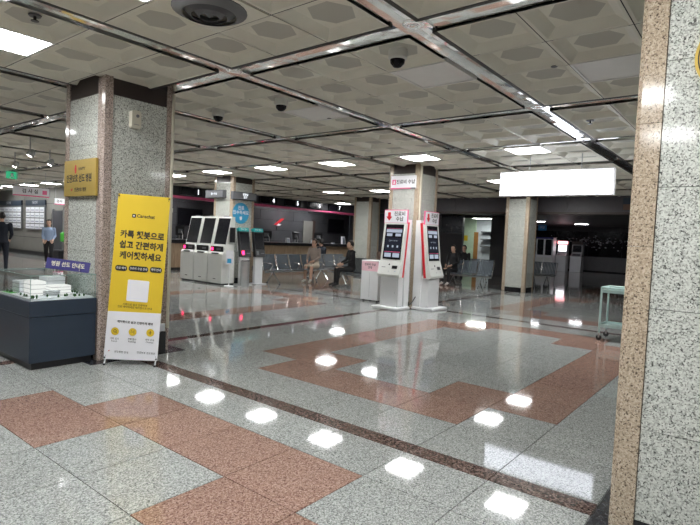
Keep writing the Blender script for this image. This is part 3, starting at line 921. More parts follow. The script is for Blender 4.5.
# sign on column 2
t = thing('wall_sign', 'white direction sign with a pink line high on the kiosk column', 'sign', (9.75, 6.33, 2.75))
MB().box((-.02, -.325, -.145), (.006, .325, .145)).build('board', 'white_sign', t, bev=.002)
fm = face(NX, (-.0205, 0, 0))
sheet('pink_line', 'pink', t, fm, rect(-.325, -.145, .20, -.12)); sheet('grey_line', 'mid_grey', t, fm, rect(.20, -.145, .325, -.12))
sheet('pink_mark', 'pink', t, fm, rect(-.29, -.05, -.19, .06)); sheet('mark_cut', 'white_sign', t, face(NX, (-.0225, 0, 0)), [(-.26, -.03), (-.22, -.03), (-.22, .03), (-.245, .04)], .001)
text('lettering', '진료비 수납', .10, 'ink', t, fm @ Matrix.Translation((.06, .005, 0)), bold=.002)
# white cabinet with pink label
t = thing('white_cabinet', 'plain white cabinet with a pale pink notice beside the left kiosk', 'cabinet', (9.9, 7.25, 0))
for y_ in (-.2, .2): MB().lathe([(.025, 0), (.025, .04)], 8, (.06, y_, 0)).build('foot', 'black', t)
for y_ in (-.2, .2): MB().lathe([(.025, 0), (.025, .04)], 8, (.34, y_, 0)).build('foot', 'black', t)
MB().box((0, -.25, .04), (.4, .25, .97)).build('body', 'white', t, bev=.006)
fm = face(NX, (-.001, 0, .82))
sheet('pink_notice', 'pink_pale', t, fm, rect(-.24, -.10, .24, .13)); text('lettering', '진료비 수납\n안내', .066, 'ink', t, face(NX, (-.003, 0, .835)), bold=.001)
box('door_gap', (-.0012, -.002, .1), (.002, .002, .68), 'mid_grey', t)

# ================================================================= BEIGE KIOSKS
def beige_kiosk(label, y, led):
    t = thing('certificate_kiosk', label, 'kiosk', (9.1, y, 0), R_(-90), 'beige kiosks in a row')
    W = .315
    box('plinth', (-W+.02, .02, 0), (W-.02, .40, .05), 'black', t)
    MB().prism([(-.02, .05), (.42, .05), (.42, .92), (.02, .92), (-.02, .86)], 'x', -W, W).build('cabinet', 'offwhite', t)
    box('cabinet_door', (-W+.03, -.026, .12), (W-.03, -.02, .80), 'offwhite', t, .002)
    box('door_slot', (-.06, -.03, .16), (.06, -.026, .18), 'black', t)
    MB().prism([(.05, .92), (.42, .92), (.42, 1.92), (.30, 1.92), (.13, 1.12)], 'x', -W+.03, W-.03).build('upper_body', 'offwhite', t)
    box('panel_strip', (-W+.05, .03, .93), (W-.05, .06, 1.08), 'black', t)
    box('led_window', (-W+.08, .024, .96), (-W+.16, .03, 1.04), led, t)
    box('card_reader', (.0, .024, .97), (.18, .03, 1.03), 'mid_grey', t)
    box('tray_lip', (-.15, -.03, .86), (.15, .0, .90), 'dark_grey', t)
    lean = math.atan2(.17, .80)
    n_ = Vector((0, -math.cos(lean), math.sin(lean)))
    fm = face(n_, Vector((0, .215, 1.52))+n_*.002)
    sheet('screen', 'black_gloss', t, fm, rect(-.262, -.39, .262, .36), .004)
    box('top_cap', (-.10, .31, 1.92), (.10, .36, 1.945), 'mid_grey', t)
beige_kiosk('beige kiosk with tall black screen, leftmost of three, beside the banner', 13.38, 'led_red')
beige_kiosk('beige kiosk with tall black screen, middle of the three', 12.71, 'black')
beige_kiosk('beige kiosk with tall black screen, rightmost of three, with a black terminal', 12.04, 'led_red')
t = thing('wall_terminal', 'slim black terminal mounted beside the rightmost beige kiosk', 'terminal', (9.35, 11.70, 1.2))
MB().cham((-.05, -.035, 0), (.12, .0, .42), .006).build('housing', 'black', t); box('bracket', (0, 0, .15), (.06, .04, .25), 'mid_grey', t)
t = thing('notice_stand', 'thin stand holding a white notice by the beige kiosks', 'sign stand', (9.16, 11.50, 0))
MB().lathe([(.13, 0), (.13, .012), (.02, .025)], 16).build('base', 'white', t); MB().tube([(0, 0, .02), (0, 0, .95)], .012, 8).build('pole', 'white', t)
MB().box((-.10, -.015, .60), (.10, -.009, .98)).build('notice', 'paper', t).rotation_euler = (0, 0, R_(-35))
MB().box((-.06, -.019, .64), (.05, -.015, .76)).build('notice_print', 'sky_blue', t).rotation_euler = (0, 0, R_(-35))
t = thing('waste_bin', 'round stainless steel bin between the beige and slim kiosks', 'bin', (9.53, 11.28, 0))
MB().lathe([(.12, 0), (.125, .02), (.125, .70), (.13, .72), (.12, .74)], 20).build('body', 'steel', t, True); MB().lathe([(.132, .70), (.132, .73)], 20).build('rim', 'chrome', t, True)

# slim kiosks
def slim(label, x, led):
    t = thing('check_in_kiosk', label, 'kiosk', (x, 11.62, 0), R_(-5), 'slim kiosks with teal tops')
    MB().cham((-.19, -.20, 0), (.19, .20, .025), .006).build('base_plate', 'white', t)
    MB().box((-.14, -.05, .025), (.14, .06, .95)).build('pedestal', 'white', t, bev=.01)
    MB().prism([(-.12, .80), (.0, .80), (.13, 1.52), (.03, 1.54)], 'x', -.17, .17).build('head', 'black', t)
    lean = math.atan2(.15, .74); n_ = Vector((0, -math.cos(lean), math.sin(lean)))
    fm = face(n_, Vector((0, -.045, 1.17))+n_*.001)
    sheet('screen', 'black_gloss', t, fm, rect(-.145, -.15, .145, .33), .003)
    fm = face(n_, Vector((0, -.045, 1.17))+n_*.003)
    sheet('scanner', led, t, fm, rect(-.13, -.31, -.05, -.20), .004)
    sheet('card_slot', 'mid_grey', t, fm, rect(.02, -.28, .14, -.26), .004)
    MB().prism([(.02, 1.53), (.13, 1.51), (.16, 1.60), (.05, 1.63)], 'x', -.17, .17).build('top_sign', 'teal', t)
    text('lettering', '진료 접수', .06, 'white_sign', t, face((0, -.95, .3), (0, .03, 1.582)))
    MB().box((-.15, .04, .95), (.15, .12, 1.45)).build('rear_cover', 'white', t, bev=.01)
slim('slim white kiosk with teal top and red scanner light, left one', 9.76, 'led_red')
slim('slim white kiosk with teal top, right one nearest the benches', 10.30, 'mid_grey')
# dark signs on column 4 and the round sticker
def dark_sign(label, loc, rz, body, w):
    t = thing('number_display', label, 'sign', loc, rz, 'dark signs around the sticker column')
    MB().cham((-w/2, -.13, -.115), (w/2, 0, .115), .01).build('housing', 'dark_grey', t)
    box('face_panel', (-w/2+.03, -.136, -.09), (w/2-.03, -.13, .09), 'mid_grey', t)
    text('lettering', body, .075, 'num_white', t, face(NY, (0, -.137, 0)))
dark_sign('dark grey sign box on the left face above the beige kiosks', (9.752, 12.9, 2.6), R_(-90), '접수·수납', .86)
dark_sign('dark grey sign box on the right face above the round blue sticker', (10.12, 12.202, 2.56), 0, '진료실\n접수', .88)
t = thing('round_sticker', 'round blue sticker with white lettering on a column', 'sticker', (10.08, 12.205, 2.06))
fm = face(NY, (0, -.004, 0))
sheet('disc', 'sky_blue', t, fm, circ(0, 0, .31, 40), .004)
text('lettering', '진료\n접수하세요', .13, 'white_sign', t, face(NY, (0, -.009, .08)), bold=.002)
sheet('hand_icon', 'white_sign', t, face(NY, (0, -.009, -.15)), [(-.05, .03), (-.02, .06), (0, .03), (.03, .07), (.05, 0), (.02, -.06), (-.03, -.05)])

# ================================================================= CART
t = thing('trolley', 'pale teal metal trolley on castors behind the near column', 'cart', (9.12, 2.03, 0), R_(-90))
def cart_part():
    L, Wd = 1.0, .5
    for (x_, y_) in ((0, 0), (L, 0), (0, Wd), (L, Wd)):
        MB().tube([(x_, y_, .12), (x_, y_, .86)], .016, 8).build('leg', 'teal_pale', t)
        MB().lathe([(.03, -.012), (.045, -.006), (.045, .006), (.03, .012)], 12).build('castor', 'black', t).matrix_local = Matrix.Translation((x_, y_, .045)) @ Matrix.Rotation(R_(90), 4, 'X')
        box('castor_fork', (x_-.012, y_-.02, .05), (x_+.012, y_+.02, .125), 'steel', t)
    for z_ in (.22, .78):
        box('shelf', (0, 0, z_), (L, Wd, z_+.018), 'teal_pale', t)
        for lo, hi in (((-.01, -.01), (L+.01, .006)), ((-.01, Wd-.006), (L+.01, Wd+.01)), ((-.01, 0), (.006, Wd)), ((L-.006, 0), (L+.01, Wd))):
            box('shelf_lip', (lo[0], lo[1], z_), (hi[0], hi[1], z_+.05), 'teal_pale', t)
    MB().tube([(0, 0, .86), (0, Wd, .86), (L, Wd, .86), (L, 0, .86)], .016, 8, True).build('guard_rail', 'teal_pale', t)
    MB().tube([(.35, -.03, .70), (.5, -.05, .64), (.62, -.02, .52)], .006, 6).build('cord', 'dark_grey', t)
cart_part()

# ================================================================= BENCHES
def bench(label, x, y, rz, n, mat, arm=True):
    t = thing('waiting_bench', label, 'bench', (x, y, 0), rz, 'steel waiting benches')
    SW = .56; L = SW*n
    MB().tube([(0, .12, .36), (L, .12, .36)], .03, 8).build('beam', 'steel', t)
    for i in range(n):
        x0 = SW*i+.03; x1 = SW*(i+1)-.03
        # seat pan: frame with slats front to back
        s = MB()
        for q in range(9):
            xa = x0+(x1-x0)*q/9; xb = xa+(x1-x0)/9*.72
            s.hexa([(xa, -.22, .43), (xb, -.22, .43), (xb, .20, .40), (xa, .20, .40)], [(xa, -.22, .445), (xb, -.22, .445), (xb, .20, .415), (xa, .20, .415)])
        s.tube([(x0, -.235, .432), (x1, -.235, .432)], .014, 6).tube([(x0, .20, .41), (x1, .20, .41)], .012, 6)
        s.build('seat', mat, t)
        b = MB()
        for q in range(9):
            xa = x0+(x1-x0)*q/9; xb = xa+(x1-x0)/9*.72
            b.hexa([(xa, .20, .45), (xb, .20, .45), (xb, .215, .45), (xa, .215, .45)], [(xa, .31, .86), (xb, .31, .86), (xb, .325, .86), (xa, .325, .86)])
        b.tube([(x0, .315, .865), (x1, .315, .865)], .014, 6).tube([(x0, .207, .45), (x1, .207, .45)], .012, 6)
        b.build('backrest', mat, t)
    for i in range(n+1):
        xa = SW*i
        if arm:
            MB().tube([(xa, .30, .80), (xa, .26, .62), (xa, -.16, .62), (xa, -.20, .56), (xa, -.05, .37)], .013, 6).build('armrest', 'chrome', t)
        MB().tube([(xa, .0, .38), (xa, .18, .40), (xa, .32, .87)], .014, 6).build('side_frame', 'chrome', t)
    for xa in (.3, L-.3):
        MB().tube([(xa, .12, .36), (xa, -.20, .02)], .016, 6).build('leg', 'chrome', t)
        MB().tube([(xa, .12, .36), (xa, .34, .02)], .016, 6).build('leg', 'chrome', t)
        for y_ in (-.20, .34): MB().lathe([(.025, 0), (.025, .02)], 8, (xa, y_, 0)).build('foot', 'black', t)
bench('slate waiting bench just right of the slim teal topped kiosks', 10.55, 11.45, 0, 4, 'bench_slate')
bench('grey slatted bench in front of the counter, behind the seated people', 13.1, 11.75, 0, 3, 'bench_grey')
bench('slatted bench seen side on beneath the person in black', 12.30, 10.45, R_(-90), 3, 'bench_grey', False)
bench('dark bench with backrest between the kiosk column and the light box column', 16.35, 8.75, R_(-90), 3, 'bench_slate', False)
bench('dark bench farther back beside the lit room', 18.6, 9.7, R_(-90), 3, 'bench_slate', False)
bench('dark bench to the right of the column under the light box', 20.2, 7.3, R_(-90), 2, 'bench_slate', False)

# ================================================================= COUNTER
t = thing('reception_counter', 'long wood fronted reception counter with a black top', 'counter', (10.6, 17.0, 0))
CL = 12.0
box('kick_board', (.0, .06, 0), (CL, .9, .10), 'black', t)
for q in range(20):
    box('front_panel', (.6*q+.003, 0, .10), (.6*(q+1)-.003, .04, 1.0), 'wood', t)
box('carcass', (0, .04, .10), (CL, .85, 1.0), 'dark_grey', t)
MB().box((-.05, -.08, 1.0), (CL+.05, .9, 1.13)).build('worktop', 'black', t, bev=.01)
# fascia with red line
t = thing('counter_fascia', 'black fascia with a red line above the reception counter', 'fascia', (10.4, 17.0, 2.70))
box('board', (0, 0, .05), (13.2, .5, .62), 'slab_darker', t); box('red_line', (0, -.02, -.03), (13.2, .5, .05), 'pink', t)
for n, (x_, num, lab) in enumerate(((15.45, '4', 'black number display reading four, left of the red wall emblem'), (16.95, '5', 'black number display reading five above the counter'), (18.45, '6', 'black number display reading six above the grey door'), (19.95, '7', 'black number display reading seven by the far column'), (11.6, '1', 'black number display reading one beside the banner column'), (12.8, '2', 'black number display reading two behind the beige kiosks'), (14.0, '3', 'black number display reading three behind the sticker column'))):
    t = thing('counter_number_display', lab, 'display', (x_, 16.98, 2.78), 0, 'number displays over the counter')
    MB().cham((-.48, -.10, 0), (.48, 0, .31), .01).build('housing', 'black', t)
    box('screen', (-.45, -.106, .03), (.10, -.10, .28), 'black_gloss', t)
    text('numeral', num, .26, 'num_white', t, face(NY, (.28, -.102, .15)), bold=.004)
# monitors and items on the counter
def monitor(label, x, tilt):
    t = thing('desk_monitor', label, 'monitor', (x, 17.45, 1.13), R_(tilt), 'monitors on the counter')
    MB().cham((-.12, -.09, 0), (.12, .09, .02), .005).build('foot', 'steel', t)
    MB().tube([(0, .02, .02), (0, .03, .30)], .02, 8).build('stem', 'chrome', t)
    sc = MB().box((-.26, -.02, .16), (.26, .02, .50)).build('screen_back', 'black', t, bev=.006)
    box('rear_vent', (-.12, -.035, .24), (.12, -.02, .40), 'mid_grey', t)
    MB().tube([(.05, -.04, .33), (.12, -.05, .20), (.16, -.02, .02)], .012, 6).build('white_cable', 'white', t)
for x_, lab, tl in ((11.5, 'monitor on the counter beside the banner column', 20), (15.9, 'leftmost monitor on the counter behind the slim kiosks', -15), (17.75, 'monitor on the counter below the red wall mark', 12), (19.35, 'monitor on the counter in front of the grey door', -10), (21.35, 'rightmost monitor on the counter below the wall television', 8)):
    monitor(lab, x_, tl)
for x_, lab, h_ in ((17.0, 'small white card holder on the counter', .22), (18.7, 'white paper box on the counter', .17), (21.0, 'tall white leaflet holder on the counter', .40), (20.2, 'low tray of paper on the counter', .07)):
    t = thing('leaflet_holder', lab, 'holder', (x_, 17.2, 1.13))
    MB().hexa([(-.10, -.06, 0), (.10, -.06, 0), (.10, .06, 0), (-.10, .06, 0)], [(-.10, -.02, h_), (.10, -.02, h_), (.10, .05, h_), (-.10, .05, h_)]).build('tray', 'paper', t)
    MB().hexa([(-.08, -.066, .02), (.08, -.066, .02), (.08, -.06, .02), (-.08, -.06, .02)], [(-.08, -.03, h_*.85), (.08, -.03, h_*.85), (.08, -.025, h_*.85), (-.08, -.025, h_*.85)]).build('print', 'paper_print', t)
# wall television screens, wall mark, door
t = thing('wall_television', 'black television on the dark wall at the right end of the counter', 'television', (22.7, 19.22, 2.1))
MB().cham((-.72, -.08, -.40), (.72, -.02, .40), .01).build('casing', 'black', t); box('screen', (-.69, -.084, -.37), (.69, -.08, .37), 'black_gloss', t); box('bracket', (-.2, -.02, -.2), (.2, 0, .2), 'steel', t)
t = thing('wall_television', 'black television on the dark wall beside the banner column', 'television', (13.1, 19.22, 2.05))
MB().cham((-.62, -.08, -.38), (.62, -.02, .38), .01).build('casing', 'black', t); box('screen', (-.59, -.084, -.35), (.59, -.08, .35), 'black_gloss', t); box('bracket', (-.2, -.02, -.2), (.2, 0, .2), 'steel', t)
t = thing('wall_emblem', 'red slanted emblem on the dark wall behind the counter', 'emblem', (18.35, 19.22, 2.12))
MB().prism([(-.38, -.16), (-.18, -.16), (.32, .17), (.10, .17)], 'y', -.03, 0).build('red_stroke', 'red', t); MB().prism([(-.20, -.20), (.0, -.20), (.12, -.12), (-.08, -.10)], 'y', -.035, 0).build('white_stroke', 'white_sign', t)
d = thing('door_1', 'grey door in the dark wall behind the counter', None, (20.5, 19.22, 0)); del d['label']; struct(d, 'grey door in the dark wall behind the counter')
box('door_leaf', (-.42, -.04, 0), (.30, 0, 2.27), 'wall_grey', d); box('door_frame', (.30, -.06, 0), (.48, 0, 2.32), 'lintel', d); MB().tube([(.22, -.06, 1.0), (.12, -.06, 1.0)], .012, 6).build('door_handle', 'steel', d)

# ================================================================= LEFT CORRIDOR
def board(label, y0, y1, rows, cols):
    t = thing('notice_board', label, 'notice board', (9.94, (y0+y1)/2, 1.2), R_(-90), 'corridor notice boards')
    w_ = (y1-y0)
    box('backing', (-w_/2, -.04, 0), (w_/2, 0, 1.12), 'mid_grey', t); box('header', (-w_/2, -.05, 1.14), (w_/2, 0, 1.38), 'navy', t)
    text('lettering', '진료 안내', .15, 'dot_white', t, face(NY, (0, -.053, 1.26)))
    for r in range(rows):
        for c in range(cols):
            xa = -w_/2+.08+(w_-.1)/cols*c; za = .05+1.05/rows*r
            s_ = box('notice', (xa, -.05, za), (xa+(w_-.1)/cols-.06, -.04, za+1.05/rows-.05), 'paper', t)
            box('printed_lines', (xa+.05, -.052, za+.05), (xa+(w_-.1)/cols-.11, -.05, za+1.05/rows-.16), 'paper_print', s_)
board('wide notice board on the corridor wall behind the person in the suit', 28.3, 31.6, 4, 6)
board('narrower notice board on the corridor wall beside the walking person', 25.6, 27.8, 4, 4)
d = thing('door_2', None, None, (9.97, 24.3, 0)); struct(d, 'dark doorway in the corridor wall')
box('door_leaf', (-.04, -.5, 0), (0, .5, 2.1), 'dark_grey', d); box('door_frame', (-.06, -.58, 0), (0, -.5, 2.18), 'steel', d); box('door_frame', (-.06, .5, 0), (0, .58, 2.18), 'steel', d); box('door_handle', (-.08, -.4, .95), (-.04, -.36, 1.1), 'chrome', d)
def hang(label, x, y, z, w_, h_, body):
    t = thing('hanging_sign', label, 'sign', (x, y, z), 0, 'hanging corridor signs')
    MB().box((-w_/2, -.03, 0), (w_/2, .03, h_)).build('board', 'white_sign', t, bev=.003)
    box('pink_line', (-w_/2, -.034, 0), (w_/2, .034, .035), 'pink', t)
    text('lettering', body, h_*.5, 'ink', t, face(NY, (-.04, -.0315, h_*.54)), bold=.002)
    if w_ > .8:
        MB().box((w_/2-.20, -.033, h_*.3), (w_/2-.07, -.03, h_*.75)).build('pink_cross', 'pink', t)
    for s_ in (-1, 1): MB().tube([(s_*w_*.4, 0, h_), (s_*w_*.4, 0, ZC-z)], .006, 6).build('hanger_rod', 'steel', t)
hang('wide white hanging sign with pink edge before the notice boards', 6.56, 18.0, 2.32, 1.02, .28, '검 사 실')
hang('small white hanging sign near the banner column edge', 8.9, 21.6, 2.26, .42, .24, '검사')
t = thing('exit_sign', 'green emergency exit sign hanging in the corridor', 'sign', (6.15, 18.4, 2.84))
MB().box((-.15, -.03, 0), (.15, .03, .22)).build('housing', 'exit_green', t, bev=.004)
fm = face(NY, (0, -.031, .11))
sheet('running_figure', 'white_sign', t, fm, [(-.08, -.08), (-.02, -.02), (-.05, .03), (0, .07), (.04, .05), (.02, .0), (.06, -.07), (.03, -.08), (0, -.03), (-.05, -.09)], .001)
for s_ in (-.1, .1): MB().tube([(s_, 0, .22), (s_, 0, .30)], .005, 6).build('hanger_rod', 'steel', t)
# spot lights on track
for (x_, y_, z_, lab) in ((4.06, 11.22, 2.78, 'glaring spot lamp under the corridor ceiling, largest of three'), (4.67, 13.79, 2.78, 'glaring spot lamp under the ceiling, above the exit sign'), (4.87, 12.38, 2.78, 'glaring spot lamp under the ceiling nearest the brass plaque')):
    t = thing('spot_lamp', lab, 'spotlight', (x_, y_, z_), 0, 'spot lamps over the corridor')
    MB().tube([(0, 0, .10), (0, 0, ZC-z_+.09)], .012, 6).build('stem', 'steel', t)
    h_ = MB().lathe([(.001, .13), (.03, .12), (.06, .08), (.07, 0), (.062, -.005)], 14, cap=False).build('reflector', 'steel', t, True)
    g_ = MB().lathe([(.058, -.002), (.04, -.02), (.005, -.028)], 14, cap=False).build('bulb', 'spot_glow', t, True)
    for q in (h_, g_): q.rotation_euler = (R_(35), 0, R_(30)); q.location = (0, 0, .02)
# corridor bin
t = thing('green_bag', 'bright green bag hanging on the corridor wall by the column', 'bag', (9.84, 23.4, .75))
MB().cham((-.12, -.18, 0), (.12, .18, .42), .05).build('bag', 'green', t); MB().tube([(0, -.10, .40), (.08, -.06, .56), (.08, .06, .56), (0, .10, .40)], .012, 6).build('handle', 'green', t); MB().tube([(.06, 0, .55), (.14, 0, .55)], .01, 6).build('wall_hook', 'steel', t)
t = thing('corridor_box', 'low dark box on the corridor floor below the green bag', 'box', (9.7, 23.4, 0))
MB().cham((-.2, -.3, 0), (.2, .3, .38), .02).build('body', 'black', t); box('lid', (-.21, -.31, .38), (.21, .31, .42), 'dark_grey', t)

# ================================================================= CEILING SMALL THINGS
def dome(label, x, y, s=1.0):
    t = thing('dome_camera', label, 'camera', (x, y, ZC+.07), 0, 'dome security cameras')
    MB().lathe([(.085*s, 0), (.085*s, -.085*s), (.07*s, -.10*s)], 18).build('housing', 'offwhite', t, True)
    MB().lathe([(.068*s, -.098*s), (.062*s, -.13*s), (.035*s, -.16*s), (.003, -.168*s)], 18, cap=False).build('dome', 'black_gloss', t, True)
dome('largest white dome camera on the ceiling, upper centre', 3.90, 2.66)
dome('white dome camera on the ceiling beside the pale panel', 4.54, 4.80)
dome('white dome camera left of the pale ceiling panel', 4.54, 5.42+.63)
def sprinkler(label, x, y):
    t = thing('sprinkler_head', label, 'sprinkler', (x, y, ZC+.05), 0, 'ceiling sprinkler heads')
    MB().lathe([(.05, 0), (.045, -.012)], 12).build('rose', 'dark_grey', t)
    MB().lathe([(.012, -.01), (.012, -.04), (.03, -.045), (.03, -.05)], 10).build('nozzle', 'black', t)
sprinkler('small dark sprinkler head near the right column among coffers', 4.85, 1.60)
sprinkler('small dark sprinkler head above the row of lit panels', 5.45, 4.80)
sprinkler('small dark sprinkler head over the display case', 1.72, 4.70)
sprinkler('small dark sprinkler head above the light box', 7.3, 1.9)
sprinkler('small dark sprinkler head over the kiosk column', 7.35, 5.1)

# ================================================================= UNLIT HALL THINGS
def atm(label, x, y, w_, lit):
    t = thing('cash_machine', label, 'machine', (x, y, 0), R_(-90), 'machines in the unlit hall')
    MB().box((-w_/2, 0, .0), (w_/2, .6, .95)).build('cabinet', 'white', t, bev=.01)
    MB().prism([(.0, .95), (.6, .95), (.6, 1.85), (.30, 1.85), (.24, 1.12)], 'x', -w_/2, w_/2).build('upper_body', 'low_wall', t)
    n_ = Vector((0, -math.cos(.08), math.sin(.08)))
    sheet('screen', 'screen_white' if lit else 'black_gloss', t, face(n_, (0, .255, 1.42)), rect(-w_*.4, -.2, w_*.4, .2), .006)
    sheet('keypad', 'dark_grey', t, face((0, -.6, .8), (0, .12, 1.045)), rect(-w_*.35, -.08, w_*.35, .08), .006)
    box('sign_band', (-w_/2, .22, 1.68), (w_/2, .30, 1.86), 'screen_pink' if lit else 'lintel', t)
atm('lit machine with pinkish sign in the dark hall', 33.5, 9.93, .6, True)
atm('unlit pale machine in the dark hall, right of the lit one', 33.5, 9.05, .64, False)
t = thing('vending_cabinet', 'white double window cabinet in the dark hall beside the column', 'cabinet', (33.0, 10.80, 0), R_(-90))
MB().box((-.52, 0, 0), (.52, .6, 2.05)).build('body', 'white', t, bev=.01)
for x_ in (-.25, .25): box('window_pane', (x_-.19, -.01, .95), (x_+.19, 0, 1.92), 'black_gloss', t)
for x_ in (-.25, .25): box('drawer', (x_-.22, -.012, .2), (x_+.22, 0, .8), 'offwhite', t)
box('top_sign', (-.52, -.02, 1.95), (.52, 0, 2.05), 'navy_sign', t)
t = thing('hanging_blue_sign', 'small blue hanging sign in the dark hall beside the column', 'sign', (32.0, 10.66, 2.44))
MB().box((-.04, -.24, 0), (.04, .24, .34)).build('board', 'blue', t, bev=.004); text('lettering', '수납', .16, 'white_sign', t, face(NX, (-.041, 0, .18)))
for y_ in (-.18, .18): MB().tube([(0, y_, .34), (0, y_, .42)], .01, 6).build('hanger_rod', 'steel', t)
for (x_, y_, lab) in ((29.0, 9.9, 'dim lamp strip on the dark hall ceiling, left one'), (31.5, 8.3, 'dim lamp strip on the dark hall ceiling, right one'), (30.5, 12.0, 'added lamp strip hidden by the column, brightening the dark hall')):  # third strip is added out of sight to brighten the hall machines
    t = thing('hall_lamp', lab, 'ceiling light', (x_, y_, 2.84), 0, 'dim hall lamps')
    box('tray', (-.1, -.35, -.01), (.1, .35, .02), 'white', t); box('diffuser', (-.09, -.34, -.02), (.09, .34, -.01), 'hall_glow', t)
t = thing('wall_picture', 'framed dusky landscape picture high on the bulkhead at right', 'picture', (17.57, 3.0, 2.66))
box('frame', (-.03, -.5, 0), (0, .5, .42), 'dark_grey', t); box('sky_area', (-.034, -.47, .2), (-.03, .47, .39), 'navy', t); box('ground_area', (-.034, -.47, .03), (-.03, .47, .2), 'cloth_brown', t)
t = thing('hanging_television', 'dark television hanging at the entrance of the unlit hall', 'television', (19.5, 10.2, 1.85), R_(-60))
MB().cham((-.45, -.04, 0), (.45, .04, .75), .01).build('casing', 'black', t); box('screen', (-.42, -.045, .03), (.42, -.04, .72), 'black_gloss', t); MB().tube([(0, 0, .75), (0, 0, 1.0)], .02, 6).build('pole', 'steel', t)
t = thing('column_notice', 'small white notice on the dark surface behind the kiosk sign', 'notice', (17.55, 11.35, 2.0))
box('notice_panel', (-.01, -.2, 0), (0, .2, .4), 'paper', t); box('printed_band', (-.012, -.16, .25), (-.01, .16, .34), 'paper_print', t)

# ================================================================= PEOPLE
def person(label, loc, rz, J, cloth, hair, hair_long=False, extra=None):
    """one continuous skin-modifier body, coloured by region; hair, face marks as children. Local +x is forward."""
    segs = []; verts = []; rad = []; edges = []; ids = {}
    def vtx(n, p, r):
        ids[n] = len(verts); verts.append(tuple(p)); rad.append(r)
    for n, (p, r) in J.items(): vtx(n, p, r)
    chain = [('pelvis', 'waist', 'top'), ('waist', 'chest', 'top'), ('chest', 'neck', 'top'), ('neck', 'head0', 'skin'), ('head0', 'head1', 'skin')]
    for s in 'LR':
        chain += [('chest', 'sh'+s, 'top'), ('sh'+s, 'el'+s, 'top'), ('el'+s, 'wr'+s, 'top'), ('wr'+s, 'palm'+s, 'skin'),
                  ('pelvis', 'hip'+s, 'leg'), ('hip'+s, 'kn'+s, 'leg'), ('kn'+s, 'an'+s, 'leg'), ('an'+s, 'toe'+s, 'shoe')]
    # fingers
    for s in 'LR':
        wv = Vector(J['wr'+s][0]); pv = Vector(J['palm'+s][0]); d = (pv-wv).normalized()
        side = d.cross(Vector((0, 1, 0)));  side = side.normalized() if side.length > .1 else Vector((1, 0, 0))
        nrm_ = d.cross(side).normalized()
        for q, (off, ln) in enumerate(((-.03, .065), (-.01, .078), (.01, .072), (.03, .055))):
            vtx(f'f{s}{q}a', pv+side*off+d*.02, .011); vtx(f'f{s}{q}b', pv+side*off*1.15+d*(.02+ln*.55)+nrm_*.008, .010); vtx(f'f{s}{q}c', pv+side*off*1.15+d*(.02+ln)+nrm_*.022, .008)
            chain += [('palm'+s, f'f{s}{q}a', 'skin'), (f'f{s}{q}a', f'f{s}{q}b', 'skin'), (f'f{s}{q}b', f'f{s}{q}c', 'skin')]
        vtx(f'th{s}a', wv+(pv-wv)*.5-side*.04, .012); vtx(f'th{s}b', wv+(pv-wv)*1.0-side*.06+nrm_*.012, .010)
        chain += [('wr'+s, f'th{s}a', 'skin'), (f'th{s}a', f'th{s}b', 'skin')]
    for a, b, _ in chain: edges.append((ids[a], ids[b]))
    bodym = bpy.data.meshes.new('body')
    bm = bmesh.new()
    def ell(p, rw, rd, rh, sub=2):
        g = bmesh.ops.create_icosphere(bm, subdivisions=sub, radius=1.0)
        bmesh.ops.transform(bm, matrix=Matrix.Translation(p) @ Matrix.Diagonal((rd, rw, rh, 1)), verts=g['verts'])
    def rr_(n):
        r = rad[ids[n]]
        return r if isinstance(r, tuple) else (r, r)
    for a, b, _ in chain:
        A, B = Vector(verts[ids[a]]), Vector(verts[ids[b]])
        ra, rb = rr_(a), rr_(b)
        L = (B-A).length
        torso = a in ('pelvis', 'waist') or (a == 'chest' and b == 'neck')
        if torso:
            k = 5
            for q in range(k+1):
                f = q/k; w_ = ra[0]*(1-f)+rb[0]*f; d_ = ra[1]*(1-f)+rb[1]*f
                ell(A.lerp(B, f), w_, d_, max(.05, d_*.7))
        else:
            k = max(2, int(L/.035))
            small = max(ra[0], rb[0]) < .02
            for q in range(k+1):
                f = q/k; w_ = ra[0]*(1-f)+rb[0]*f
                if a == 'chest' or a == 'pelvis': w_ = .05 if a == 'chest' else .09
                ell(A.lerp(B, f), w_, w_, w_, 1 if small else 2)
    # head: skull, jaw, nose and ears merged in, then one remeshed surface
    hd = Vector(J['head1'][0]); fw = J['look'] if False else Vector((1, 0, 0))
    look = Matrix.Rotation(J_look.get(label, 0.0), 4, 'Z')
    def blob(c, s_, sub=2):
        g = bmesh.ops.create_icosphere(bm, subdivisions=sub, radius=1.0)
        m4 = Matrix.Translation(hd) @ look @ Matrix.Translation(c) @ Matrix.Diagonal((*s_, 1))
        bmesh.ops.transform(bm, matrix=m4, verts=g['verts'])
    blob((-.005, 0, .03), (.098, .078, .105), 3); blob((.022, 0, -.055), (.07, .058, .07)); blob((.098, 0, -.015), (.022, .014, .024), 1)
    for s_ in (-1, 1): blob((0, s_*.078, -.005), (.022, .012, .034), 1)
    bm.to_mesh(bodym); bm.free()
    ob = bpy.data.objects.new('tmp_body', bodym); COL.objects.link(ob)
    rm = ob.modifiers.new('rm', 'REMESH'); rm.mode = 'VOXEL'; rm.voxel_size = .0115; rm.use_smooth_shade = True
    sm_ = ob.modifiers.new('smooth', 'SMOOTH'); sm_.factor = .5; sm_.iterations = 3
    dg = bpy.context.evaluated_depsgraph_get(); dg.update()
    fin = bpy.data.meshes.new_from_object(ob.evaluated_get(dg)); bpy.data.objects.remove(ob)
    mats = ['skin', cloth['top'], cloth['leg'], cloth['shoe']]
    fin.materials.clear()
    for m_ in mats: fin.materials.append(MAT[m_])
    reg = {'skin': 0, 'top': 1, 'leg': 2, 'shoe': 3}
    S = []
